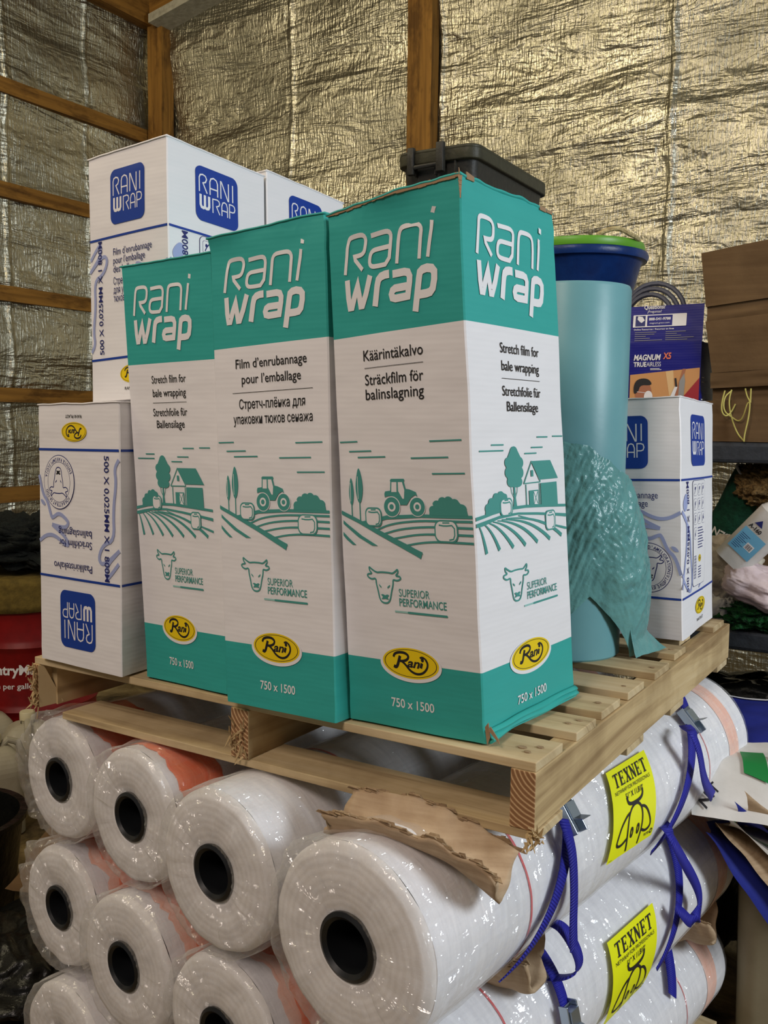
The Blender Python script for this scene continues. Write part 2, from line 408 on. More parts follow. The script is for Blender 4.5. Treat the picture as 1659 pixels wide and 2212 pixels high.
def chaikin(p, n=2, closed=False):
    for _ in range(n):
        q = [] if closed else [p[0]]
        R = range(len(p)) if closed else range(len(p) - 1)
        for i in R:
            a, b = p[i], p[(i + 1) % len(p)]
            q += [(a[0] * .75 + b[0] * .25, a[1] * .75 + b[1] * .25), (a[0] * .25 + b[0] * .75, a[1] * .25 + b[1] * .75)]
        if not closed: q.append(p[-1])
        p = q
    return p
def ell(cx, cy, rx, ry, n=40, a0=0, a1=360):
    return [(cx + rx * math.cos(math.radians(a0 + (a1 - a0) * i / n)), cy + ry * math.sin(math.radians(a0 + (a1 - a0) * i / n))) for i in range(n if a1 - a0 == 360 else n + 1)]
def rrect(x0, y0, x1, y1, r, n=6):
    o = []
    for cx, cy, a in ((x1 - r, y1 - r, 0), (x0 + r, y1 - r, 90), (x0 + r, y0 + r, 180), (x1 - r, y0 + r, 270)):
        o += [(cx + r * math.cos(math.radians(a + 90 * i / n)), cy + r * math.sin(math.radians(a + 90 * i / n))) for i in range(n + 1)]
    return o

class Art:
    def __init__(s): s.items = []           # (verts2d, faces, mat, layer)
    def raw(s, vs, fs, m, L=1): s.items.append((vs, fs, m, L))
    def poly(s, pts, m, L=1, holes=()):
        loops = [[Vector((x, y, 0)) for x, y in pts]] + [[Vector((x, y, 0)) for x, y in h] for h in holes]
        tr = tessellate_polygon(loops); vs = [(v.x, v.y) for l in loops for v in l]
        s.raw(vs, [tuple(t) for t in tr], m, L)
    def rect(s, x0, y0, x1, y1, m, L=1): s.raw([(x0, y0), (x1, y0), (x1, y1), (x0, y1)], [(0, 1, 2, 3)], m, L)
    def stroke(s, pts, wd, m, L=1, closed=False, smooth=0, round_=False):
        if smooth: pts = chaikin(pts, smooth, closed)
        N = len(pts); vs = []
        w0 = wd if isinstance(wd, (list, tuple)) else None
        for i, p in enumerate(pts):
            a = pts[i - 1] if (i or closed) else None; b = pts[(i + 1) % N] if (i < N - 1 or closed) else None
            def nrm(q, r):
                dx, dy = r[0] - q[0], r[1] - q[1]; l = math.hypot(dx, dy) or 1e-9; return (-dy / l, dx / l)
            if a is None: n = nrm(p, b); k = 1
            elif b is None: n = nrm(a, p); k = 1
            else:
                n1, n2 = nrm(a, p), nrm(p, b); nx, ny = n1[0] + n2[0], n1[1] + n2[1]; l = math.hypot(nx, ny) or 1e-9
                n = (nx / l, ny / l); k = min(1 / max(0.35, n[0] * n1[0] + n[1] * n1[1]), 1.9)
            ww = (w0[min(int(i * len(w0) / N), len(w0) - 1)] if w0 else wd) / 2 * k
            vs += [(p[0] + n[0] * ww, p[1] + n[1] * ww), (p[0] - n[0] * ww, p[1] - n[1] * ww)]
        fs = [(2 * i, 2 * i + 1, 2 * ((i + 1) % N) + 1, 2 * ((i + 1) % N)) for i in range(N if closed else N - 1)]
        s.raw(vs, fs, m, L)
        if round_:
            for p in (pts[0], pts[-1]): s.poly(ell(p[0], p[1], wd / 2, wd / 2, 12), m, L)
    def text(s, t, x, y, h, m, L=1, align='L', sx=1.0, bold=0.0, shear=0.0, rot=0.0, width=None):
        vs, fs = text_tris(t, bold, shear)
        if not vs: return
        x0 = min(v[0] for v in vs); x1 = max(v[0] for v in vs)
        k = h / 0.72
        kx = k * sx
        if width is not None: kx = width / (x1 - x0)
        wd = (x1 - x0) * kx
        ox = {'L': 0, 'C': -wd / 2, 'R': -wd}[align]
        c, sn = math.cos(rot), math.sin(rot); out = []
        for a, b in vs:
            px, py = (a - x0) * kx + ox, b * k
            out.append((x + px * c - py * sn, y + px * sn + py * c))
        s.raw(out, fs, m, L)
    def arctext(s, t, cx, cy, r, h, m, a_mid, L=1, inward=False, bold=0.0, sx=0.8):
        """text along a circle, centred at angle a_mid (deg); inward: reads along the bottom"""
        k = h / 0.72; adv = [k * sx * (0.30 if ch in " I'" else 0.68 if ch in 'JLFST' else 0.80) for ch in t]
        tot = sum(adv); pos = -tot / 2
        for ch, ad in zip(t, adv):
            d = (pos + ad / 2) / r * 180 / PI; pos += ad
            if ch == ' ': continue
            a = math.radians(a_mid - d if not inward else a_mid + d)
            px, py = cx + r * math.cos(a), cy + r * math.sin(a)
            vs, fs = text_tris(ch, bold); x0 = min(v[0] for v in vs); x1 = max(v[0] for v in vs)
            rot = a - PI / 2 if not inward else a + PI / 2
            c, sn = math.cos(rot), math.sin(rot)
            s.raw([(px + ((q[0] - (x0 + x1) / 2) * k * sx) * c - (q[1] - 0.36) * k * sn, py + ((q[0] - (x0 + x1) / 2) * k * sx) * sn + (q[1] - 0.36) * k * c) for q in vs], fs, m, L)
    def put(s, mb, F, mats, cx=None, cy=None, smooth=True, off0=0.0008, dl=0.00015):
        """F(x, y, offset) -> 3-D point; cx, cy: grid lines the artwork is cut along"""
        bm = bmesh.new(); mids = []
        for vs, fs, m, L in s.items:
            if m not in mats: mats.append(m)
            bv = [bm.verts.new((x, y, off0 + dl * L)) for x, y in vs]
            for f in fs:
                try: q = bm.faces.new([bv[i] for i in f]); q.material_index = mats.index(m)
                except ValueError: pass
        for k, lines in ((0, cx), (1, cy)):
            for c in (lines or []):
                co = (c, 0, 0) if k == 0 else (0, c, 0); no = (1, 0, 0) if k == 0 else (0, 1, 0)
                g = [e for e in bm.edges if (e.verts[0].co[k] - c) * (e.verts[1].co[k] - c) < 0]
                if not g: continue
                fc = set(f for e in g for f in e.link_faces)
                geom = list(fc) + list(set(e for f in fc for e in f.edges)) + list(set(v for f in fc for v in f.verts))
                bmesh.ops.bisect_plane(bm, geom=geom, plane_co=co, plane_no=no, dist=1e-7)
        for f in bm.faces:
            if f.normal.z < 0: f.normal_flip()
        bm.verts.index_update()
        o = len(mb.v); mb.v += [tuple(F(v.co.x, v.co.y, v.co.z)) for v in bm.verts]
        for f in bm.faces:
            mb.f.append(tuple(v.index + o for v in f.verts)); mb.m.append(f.material_index); mb.sm.append(smooth)
        bm.free()

# ---- lettering and pictures printed on the cartons (x in 0..0.27, y measured from the bottom)
def raniwrap_logo(A, m, x0=0.0, y0=0.0, kx=1.0, L=2):
    T = lambda ps: [(x0 + x * kx, y0 + y) for x, y in ps]
    t1, t2 = 0.0066, 0.0118
    A.stroke(T([(.0335, .7055), (.0405, .740), (.0425, .752), (.046, .7565), (.053, .758), (.070, .758), (.0785, .756), (.082, .750), (.081, .742), (.0785, .734), (.0745, .7305), (.068, .729), (.0525, .729), (.0725, .7075)]), t1, m, L, smooth=1)
    A.stroke(T([(.094, .7525), (.122, .7535), (.131, .7525), (.1355, .748), (.1355, .741), (.129, .708), (.100, .708), (.092, .7095), (.0885, .714), (.0895, .722), (.0925, .7285), (.098, .7315), (.106, .732), (.1335, .732)]), t1, m, L, smooth=1)
    A.stroke(T([(.1455, .7055), (.1515, .742), (.1535, .749), (.158, .753), (.165, .754), (.183, .754), (.191, .7525), (.1955, .748), (.196, .741), (.1905, .7055)]), t1, m, L, smooth=1)
    A.stroke(T([(.2075, .7055), (.2185, .753)]), t1, m, L, smooth=1)
    A.stroke(T([(.2205, .7615), (.2225, .7695)]), t1 * 1.15, m, L)
    A.stroke(T([(.0375, .697), (.0385, .670), (.041, .656), (.0455, .656), (.0525, .672), (.0605, .690), (.0625, .672), (.0650, .656), (.0690, .656), (.0780, .672), (.0885, .697)]), t2 * .92, m, L)
    A.stroke(T([(.0965, .651), (.1030, .680), (.1060, .688), (.1115, .692), (.120, .6935), (.129, .6935)]), t2, m, L)
    A.stroke(T([(.136, .692), (.160, .692), (.1675, .690), (.1705, .684), (.1695, .676), (.1650, .6575), (.140, .6570), (.1335, .659), (.1320, .664), (.1345, .669), (.140, .6715), (.1660, .6715)]), t2 * .93, m, L)
    A.stroke(T([(.1790, .634), (.1890, .680), (.1910, .687), (.196, .690), (.205, .691), (.2145, .689), (.2190, .684), (.2185, .674), (.2150, .662), (.210, .6575), (.202, .6565), (.1865, .6565)]), t2, m, L)

def rani_oval(A, cx, cy, rx, ry, halo=True, L=3):
    if halo: A.poly(ell(cx, cy - ry * .10, rx * 1.09, ry * 1.14, 56), M['whiteink'], L)
    A.poly(ell(cx, cy, rx, ry, 56), M['yellow'], L + 1)
    A.poly(ell(cx, cy, rx * .93, ry * .90, 56), M['black'], L + 2, [ell(cx, cy, rx * .905, ry * .865, 56)])
    k, q = rx, ry
    T = lambda ps: [(cx + x * k, cy + y * q) for x, y in ps]
    wd = rx * .075
    A.stroke(T([(-.60, -.28), (-.53, -.36), (-.47, -.26), (-.42, .05), (-.36, .42)]), wd * 1.25, M['black'], L + 2, smooth=2)
    A.stroke(T([(-.60, .30), (-.56, .52), (-.40, .66), (-.18, .66), (-.05, .48), (-.10, .22), (-.28, .08), (-.37, .10)]), wd, M['black'], L + 2, smooth=2)
    A.stroke(T([(-.30, .08), (-.18, -.10), (-.02, -.48), (.20, -.66), (.42, -.56), (.58, -.22), (.62, .12), (.54, .40)]), wd * .9, M['black'], L + 2, smooth=2)
    A.stroke(T([(.54, .40), (.44, .52), (.34, .44)]), wd * .7, M['black'], L + 2, smooth=1)
    A.text('an', cx - .12 * k, cy - .24 * q, q * .60, M['black'], L + 2, width=.46 * k, bold=0.03, shear=.3)
    A.stroke(T([(.36, -.22), (.41, .12)]), wd * 1.2, M['black'], L + 2)
    A.poly(ell(cx + .43 * k, cy + .32 * q, wd * .75, wd * .75, 14), M['black'], L + 2)

def cowhead(A, cx, cy, s, m, L=2, wd=.0028, nose=None, kx=1.0):
    T = lambda ps: [(cx + x * s * kx, cy + y * s) for x, y in ps]
    A.stroke(T([(-.19, .36), (-.10, .38), (.02, .385), (.14, .38), (.22, .365), (.30, .44), (.35, .50), (.36, .40), (.28, .30), (.40, .30), (.42, .22), (.32, .16), (.22, .20), (.22, .05), (.17, -.15), (.13, -.38), (.08, -.48), (0, -.51), (-.10, -.48), (-.15, -.38), (-.18, -.15), (-.22, .05), (-.22, .20), (-.33, .15), (-.44, .22), (-.44, .30), (-.31, .32), (-.38, .40), (-.39, .52), (-.31, .44)]), wd, m, L, True, 2)
    A.poly(T([(-.15, .04), (-.09, -.03), (-.09, -.08), (-.14, -.02)]), m, L); A.poly(T([(.14, .04), (.07, -.03), (.07, -.08), (.13, -.02)]), m, L)
    n = nose or m
    A.poly(T([(-.11, -.27), (-.06, -.25), (0, -.28), (.06, -.25), (.10, -.27), (.06, -.33), (.09, -.40), (0, -.38), (-.10, -.40), (-.06, -.33)]), n, L)

def bale(A, x0, y0, x1, y1, L=5):
    g = M['tealfield']; r = (x1 - x0) * .26
    A.poly(rrect(x0, y0, x1, y1, r), g, L)
    A.poly(rrect(x0 + .0024, y0 + .0024, x1 - .0024, y1 - .0024, r * .85), M['whiteink'], L + 1)
    w_, h_ = x1 - x0, y1 - y0
    A.stroke([(x0 + w_ * .2, y1 - h_ * .23), (x0 + w_ * .45, y1 - h_ * .27), (x1 - w_ * .14, y1 - h_ * .22), (x1 - w_ * .14, y0 + h_ * .18), (x1 - w_ * .38, y0 + h_ * .12)], .0022, g, L + 2, smooth=1)
    A.stroke([(x0 + w_ * .36, y1 - h_ * .13), (x0 + w_ * .66, y1 - h_ * .12)], .002, g, L + 2)

def strip(A, pts, w0, w1, m, L=2):
    n = len(pts); A.stroke(pts, [w0 + (w1 - w0) * i / 11 for i in range(12)], m, L, smooth=2)

def art_common(A):
    raniwrap_logo(A, M['whiteink'])
    rani_oval(A, .134, .1085, .0575, .0245)
    A.text('750 x 1500', .1335, .0345, .0150, M['whiteink'], 2, 'C', width=.087, bold=0.012)

def art_lines(A, mid, rows):
    for t, x, y, h, wd in rows: A.text(t, x, y, h, M['black'], 2, 'C', width=wd, bold=.006)
    A.stroke(mid, .0008, M['black'], 2)

def art_cow(A, cx, tx, L=2):
    g = M['tealfield']
    cowhead(A, cx, .2285, .055, g, L, .0026, None, 1.5)
    A.text('SUPERIOR', tx, .2135, .0125, g, L, width=.062, sx=.7)
    A.text('PERFORMANCE', tx, .1985, .0125, g, L, width=.095, bold=.010)
    A.stroke([(tx - .010, .189), (tx + .02, .189)], .0030, M['barfade'], L); A.stroke([(tx + .018, .189), (tx + .095, .189)], .0034, g, L + 1, round_=True)

def art_tractor(rows, mid):
    A = Art(); g = M['tealfield']; W_ = M['whiteink']; art_common(A); art_lines(A, mid, rows)
    for x0, x1, y in ((.003, .043, .4525), (.023, .073, .4375), (.042, .103, .428), (.195, .256, .449), (.156, .230, .425), (.197, .260, .4015)):
        A.stroke([(x0, y), (x1, y)], .0022, g, 2)
    for cx, w_, t_, b_, gb in ((.0245, .0055, .400, .353, .3335), (.0425, .0085, .416, .357, .327)):
        A.poly(chaikin([(cx, t_), (cx - w_ * .8, (t_ * .65 + b_ * .35)), (cx - w_, (t_ + 2 * b_) / 3), (cx - w_ * .4, b_), (cx + w_ * .4, b_), (cx + w_, (t_ + 2 * b_) / 3), (cx + w_ * .8, (t_ * .65 + b_ * .35))], 2, True), g, 3)
        A.stroke([(cx - w_ * .35, (t_ + b_) / 2 + .012), (cx - w_ * .35, b_ + .006)], .0011, W_, 4)
        A.stroke([(cx, b_ + .001), (cx, gb)], .0022, g, 2)
    # fields
    strip(A, [(.001, .342), (.044, .326), (.101, .305), (.168, .279)], .004, .011, g, 3)
    A.poly([(.001, .3445), (.050, .3265), (.110, .303), (.172, .281), (.152, .2815), (.101, .3005), (.044, .323), (.001, .338)], g, 3)
    A.poly([(.044, .3275), (.10, .3385), (.17, .3415), (.269, .341), (.269, .3365), (.17, .3365), (.10, .3325), (.06, .3235)], g, 2)
    for pts in ([(.079, .316), (.11, .326), (.16, .3315), (.21, .332), (.269, .332)], [(.090, .309), (.13, .319), (.19, .3235), (.269, .3225)], [(.110, .3025), (.16, .311), (.21, .3125), (.269, .312)], [(.136, .293), (.17, .299), (.21, .3015), (.269, .3005)]):
        strip(A, pts, .0026, .0036, g, 2)
    A.poly([(.004, .329), (.012, .3235), (.045, .305), (.079, .2905), (.066, .2905), (.036, .303), (.012, .318), (.004, .323)], g, 2)
    A.poly([(.003, .310), (.015, .301), (.031, .290), (.023, .290), (.010, .298), (.003, .304)], g, 2)
    bale(A, .054, .3205, .0905, .3505); bale(A, .196, .3005, .2415, .334)
    # tractor
    A.poly([(.098, .372), (.0985, .3665), (.105, .3685), (.113, .3685), (.122, .365), (.128, .355), (.143, .355), (.147, .360), (.152, .366), (.160, .370), (.165, .368), (.1625, .3745), (.150, .3785), (.142, .3795), (.139, .390), (.1405, .3925), (.139, .3945), (.113, .3945), (.1105, .392), (.1115, .390), (.1105, .3765), (.1000, .3755)], g, 3)
    A.poly([(.114, .3895), (.124, .3895), (.1235, .3745), (.1130, .3745)], W_, 4); A.poly([(.127, .3895), (.1355, .3895), (.1395, .3775), (.138, .3645), (.135, .3645), (.127, .376)], W_, 4)
    for cx, cy, r in ((.1125, .352, .0160), (.1640, .3525, .0150)):
        A.poly(ell(cx, cy, r * 1.10, r * 1.0, 36), W_, 4); A.poly(ell(cx, cy, r, r * .92, 36), g, 5); A.poly(ell(cx, cy, r * .50, r * .46, 30), W_, 6); A.poly(ell(cx, cy, r * .28, r * .26, 24), g, 7)
    bush = [(.187, .3405)] + ell(.1945, .3475, .0075, .007, 8, 200, 80) + ell(.203, .356, .0085, .0065, 8, 170, 70) + ell(.2145, .3610, .0085, .0065, 8, 150, 50) + ell(.226, .3625, .0085, .0060, 8, 130, 30) + ell(.2375, .3580, .0090, .0070, 8, 110, 20) + ell(.2490, .3510, .0105, .0065, 8, 90, -10) + [(.2615, .3405)]
    A.poly(bush, g, 3)
    art_cow(A, .0885, .1175)
    return A

def art_barn(rows, mid):
    A = Art(); g = M['tealfield']; W_ = M['whiteink']; art_common(A); art_lines(A, mid, rows)
    k = .27 / .29; X = lambda ps: [(x * k, y) for x, y in ps]
    for x0, x1, y in ((.018, .084, .432), (.051, .085, .4405), (.148, .187, .4265), (.170, .210, .4355), (.191, .230, .4515), (.249, .287, .4525)):
        A.stroke(X([(x0, y), (x1, y)]), .0022, g, 2)
    # tree
    A.poly(X(ell(.114, .428, .012, .010, 14, 20, 160)[:] + ell(.097, .414, .011, .008, 10, 100, 230) + ell(.098, .399, .012, .009, 10, 130, 240) + ell(.103, .385, .012, .008, 10, 150, 270) + ell(.122, .384, .014, .008, 10, 270, 400) + ell(.130, .398, .011, .009, 10, 300, 410) + ell(.130, .413, .012, .009, 10, 310, 430)), g, 3)
    A.poly(X([(.106, .345), (.1085, .360), (.1090, .378), (.1135, .378), (.1140, .360), (.117, .345)]), g, 3)
    A.stroke(X([(.1095, .361), (.103, .369), (.101, .379)]), .0014, g, 3); A.stroke(X([(.113, .361), (.119, .369), (.121, .379)]), .0014, g, 3)
    # bush
    A.poly(X([(.024, .340)] + ell(.032, .349, .008, .007, 8, 210, 90) + ell(.043, .358, .009, .006, 8, 180, 70) + ell(.056, .3645, .008, .006, 8, 170, 60) + ell(.070, .3670, .009, .0055, 8, 150, 30) + ell(.083, .363, .006, .005, 6, 90, -20) + [(.088, .345)]), g, 3)
    # hills
    A.poly(X([(.0, .338), (.03, .3415), (.061, .3455), (.10, .3475), (.144, .3475), (.22, .344), (.288, .340), (.288, .3355), (.22, .3395), (.144, .343), (.09, .3425), (.045, .339), (.0, .3325)]), g, 2)
    A.poly(X([(.0, .3285), (.03, .3325), (.07, .337), (.12, .3375), (.18, .3335), (.24, .3285), (.288, .324), (.288, .3185), (.24, .324), (.18, .3295), (.12, .334), (.06, .3315), (.015, .324), (.0, .323)]), g, 2)
    ends = [(.024, .283), (.061, .285), (.101, .285), (.138, .285), (.179, .286), (.223, .287), (.268, .289)]
    for i, (ex, ey) in enumerate(ends):
        sx_ = .006 + .013 * i; q = .15 + i * .10
        a = (sx_, .3265 + .0007 * i); c = (sx_ + (ex - sx_) * (.50 + .02 * i), .3265 - .012 + .0022 * i)
        pts = [((1 - t) ** 2 * a[0] + 2 * t * (1 - t) * c[0] + t * t * ex, (1 - t) ** 2 * a[1] + 2 * t * (1 - t) * c[1] + t * t * ey) for t in [j / 10 for j in range(11)]]
        A.stroke(X(pts), [.0016 + .0052 * j / 10 for j in range(11)], g, 2)
    A.stroke(X([(.12, .3325), (.19, .318), (.288, .299)]), [.0016, .002, .003, .004], g, 2, smooth=2)
    bale(A, .066 * k, .334, .103 * k, .3615); bale(A, .209 * k, .301, .246 * k, .334)
    # barn
    A.poly(X([(.168, .4145), (.2345, .4145), (.2615, .3845), (.196, .3845)]), g, 3)
    A.stroke(X([(.141, .3805), (.1685, .4140), (.196, .3820)]), .0022, g, 4); A.stroke(X([(.141, .3805), (.196, .3810)]), .0018, g, 4)
    A.poly(X([(.1655, .4005), (.1655, .3905), (.173, .3905), (.173, .4005)]), g, 4)
    A.poly(X([(.197, .3790), (.2555, .3790), (.258, .338), (.226, .341), (.197, .3430)]), g, 3)
    A.stroke(X([(.1475, .379), (.1475, .346)]), .0024, g, 3); A.stroke(X([(.193, .379), (.193, .344)]), .0022, g, 3)
    A.poly(X([(.157, .3690), (.1885, .3690), (.1885, .3450), (.157, .3465)]), g, 3)
    A.poly(X([(.1720, .3670), (.1855, .3670), (.1855, .3460), (.1720, .3470)]), W_, 4)
    A.stroke(X([(.172, .366), (.185, .347)]), .0016, g, 5); A.stroke(X([(.185, .366), (.172, .347)]), .0016, g, 5)
    art_cow(A, .108 * k, .139 * k)
    return A

EN = ([('Stretch film for', .1400, .5745, .0150, .115), ('bale wrapping', .1400, .5490, .0150, .112), ('Stretchfolie für', .1400, .5125, .0150, .115), ('Ballensilage', .1400, .4900, .0150, .094)], [(.083, .5375), (.197, .5375)])
FI = ([('Käärintäkalvo', .1275, .5735, .0165, .124), ('Sträckfilm för', .1275, .5370, .0165, .121), ('balinslagning', .1275, .5150, .0165, .121)], [(.067, .5625), (.189, .5625)])
FR = ([('Film d’enrubannage', .1400, .5760, .0160, .170), ('pour l’emballage', .1400, .5500, .0160, .142), ('Стретч-плёнка для', .1400, .5080, .0160, .158), ('упаковки тюков сенажа', .1400, .4830, .0160, .190)], [(.045, .5350), (.237, .5350)])

# ---- white cartons
def blue_logo(A, cx, cy, L=2):
    hw = .059
    A.poly(rrect(cx - hw, cy - .0585, cx + hw, cy + .0585, .017, 8), M['blue'], L)
    w_ = M['whiteink']; t = .0030; x = cx - .049; y = cy + .003
    S = lambda pts, k=t: A.stroke(pts, k, w_, L + 1)
    S([(x, y), (x, y + .030), (x + .003, y + .036), (x + .010, y + .038), (x + .017, y + .036), (x + .020, y + .030), (x + .017, y + .023), (x + .010, y + .020), (x + .021, y)])
    S([(x + .029, y), (x + .029, y + .028), (x + .032, y + .035), (x + .0395, y + .038), (x + .047, y + .035), (x + .050, y + .028), (x + .050, y)]); S([(x + .029, y + .014), (x + .050, y + .014)])
    S([(x + .059, y), (x + .059, y + .037), (x + .061, y + .037), (x + .079, y), (x + .081, y), (x + .081, y + .038)])
    S([(x + .093, y), (x + .093, y + .038)])
    y -= .037
    S([(x + .003, y + .032), (x + .003, y + .010), (x + .0055, y + .005), (x + .010, y + .004), (x + .0145, y + .006), (x + .0145, y + .032)], .0062)
    S([(x + .0145, y + .006), (x + .019, y + .004), (x + .0235, y + .005), (x + .026, y + .010), (x + .026, y + .032)], .0062)
    S([(x + .036, y), (x + .036, y + .030), (x + .048, y + .031), (x + .053, y + .029), (x + .055, y + .024), (x + .053, y + .019), (x + .046, y + .016), (x + .055, y)], .0026)
    S([(x + .061, y), (x + .061, y + .021), (x + .064, y + .029), (x + .069, y + .031), (x + .074, y + .029), (x + .077, y + .021), (x + .077, y)], .0026); S([(x + .061, y + .012), (x + .077, y + .012)], .0026)
    S([(x + .083, y), (x + .083, y + .031), (x + .092, y + .031), (x + .097, y + .029), (x + .099, y + .023), (x + .097, y + .017), (x + .092, y + .015), (x + .083, y + .015)], .0026)

def white_common(A):
    for y in (.0905, .3515): A.rect(-.0005, y - .0024, .2705, y + .0024, M['blue'], 1)
    A.text('500 X 0,025MM X 1 800M', .0455, .101, .0150, M['navy'], 4, width=.246, rot=PI / 2, bold=.010)
    rani_oval(A, .1450, .0545, .0420, .0195, False)
    A.text('RANI PLAST', .146, .0205, .0065, M['black'], 2, 'C', width=.056, bold=.012)

def art_white_front(rows, top, bottom):
    A = Art(); white_common(A); blue_logo(A, .139, .4350)
    for t, y, wd in rows: A.text(t, .087, y, .0155, M['navy'], 5, width=wd)
    p = M['paleblue']
    A.stroke([(-.0003, .108), (.014, .126), (.008, .152), (.019, .206), (.015, .264), (.050, .274), (.066, .300), (.058, .314), (.038, .309), (.002, .285), (-.0003, .283)], .0078, p, 2, smooth=2)
    A.stroke([(.002, .285), (.041, .316), (.041, .343), (.024, .330), (.002, .309)], .0078, p, 2, smooth=2)
    A.stroke([(.2703, .144), (.257, .184), (.241, .196), (.227, .230), (.220, .230), (.199, .219), (.172, .232), (.166, .240), (.177, .250), (.224, .245)], .0078, p, 2, smooth=2)
    A.stroke([(.224, .245), (.186, .262), (.167, .278), (.170, .287), (.214, .266), (.244, .267), (.2703, .281)], .0078, p, 2, smooth=2)
    A.poly(chaikin([(.268, .194), (.255, .195), (.246, .207), (.259, .206)], 2, True), p, 2)
    c = (.198, .157); n = M['navy']
    A.poly(ell(c[0], c[1], .0535, .0555, 60), n, 3); A.poly(ell(c[0], c[1], .0520, .0540, 60), M['whiteink'], 4)
    A.poly(ell(c[0], c[1], .0395, .0415, 60), n, 5, [ell(c[0], c[1], .0385, .0405, 60)])
    A.arctext(top, c[0], c[1], .0462, .0075, n, 80, 5, bold=.02); A.arctext(bottom, c[0], c[1], .0462, .0075, n, 275, 5, True, .02)
    cowhead(A, c[0] + .002, c[1], .060, n, 5, .0020, M['black'], 1.25)
    return A
PAL_W = lambda: None

def art_white_side():
    A = Art(); white_common(A); blue_logo(A, .128, .4390); p = M['paleblue']; n = M['navy']
    A.stroke([(-.0003, .144), (.020, .118), (.062, .094), (.075, .122), (.060, .180), (.052, .235), (.020, .262), (-.0003, .281)], .0074, p, 2, smooth=2)
    A.stroke([(.165, .340), (.178, .312), (.176, .22), (.168, .12), (.130, .098)], .0045, p, 2, smooth=2)
    A.stroke([(-.0003, .112), (.012, .150), (.030, .21), (.03, .26), (-.0003, .283)], .0078, p, 2, smooth=2)
    A.poly(chaikin([(.004, .30), (.026, .325), (.040, .31), (.028, .285), (.012, .28)], 2, True), p, 2)
    A.poly(rrect(.076, .105, .180, .348, .012), n, 3); A.poly(rrect(.0772, .1062, .1788, .3468, .011), M['whiteink'], 4)
    for r in range(4):
        for c in range(3 if r < 3 else 1):
            x, y = .084 + c * .031, .312 - r * .033
            A.poly(rrect(x, y, x + .023, y + .027, .005), n, 5); A.poly(rrect(x + .0008, y + .0008, x + .0222, y + .0262, .0045), M['whiteink'], 6)
            A.stroke([(x + .006, y + .005), (x + .011, y + .014 + .003 * ((r + c) % 3)), (x + .017, y + .021)], .0024, n, 7); A.poly(ell(x + .010 + .002 * c, y + .017 - .002 * r, .0034, .004, 10), n, 7)
    for i in range(8): A.rect(.115, .236 - i * .0065, .150 + .010 * ((i * 7) % 3) * .5, .2383 - i * .0065, n, 5)
    xb = .1235
    for i in range(22):
        h = .0012 if i % 3 else .002
        A.rect(.082, .1235 + i * .0024, .101, .1235 + i * .0024 + h * .75, n, 5)
    rani_oval(A, .130, .1665, .0125, .0085, False, 5)
    for i in range(5): A.rect(.117, .146 - i * .006, .142, .1482 - i * .006, n, 5)
    return A

FI2 = ([('Paalikiristekalvo', .320, .131), ('Sträckfilm för', .273, .112), ('balinslagning', .251, .113)], 'FÖRBÄTTRAT SKYDD', 'ENTISTÄ PAREMPI SUOJA')
FR2 = ([('Film d’enrubannage', .311, .133), ('pour l’emballage', .2925, .110), ('des balles', .274, .072), ('Стретч-плёнка', .248, .100), ('для упаковки', .229, .090), ('тюков сенажа', .211, .090)], 'PERMANENTE D’AMELIORATIONS', 'УЛУЧШЕННАЯ ЗАЩИТА')

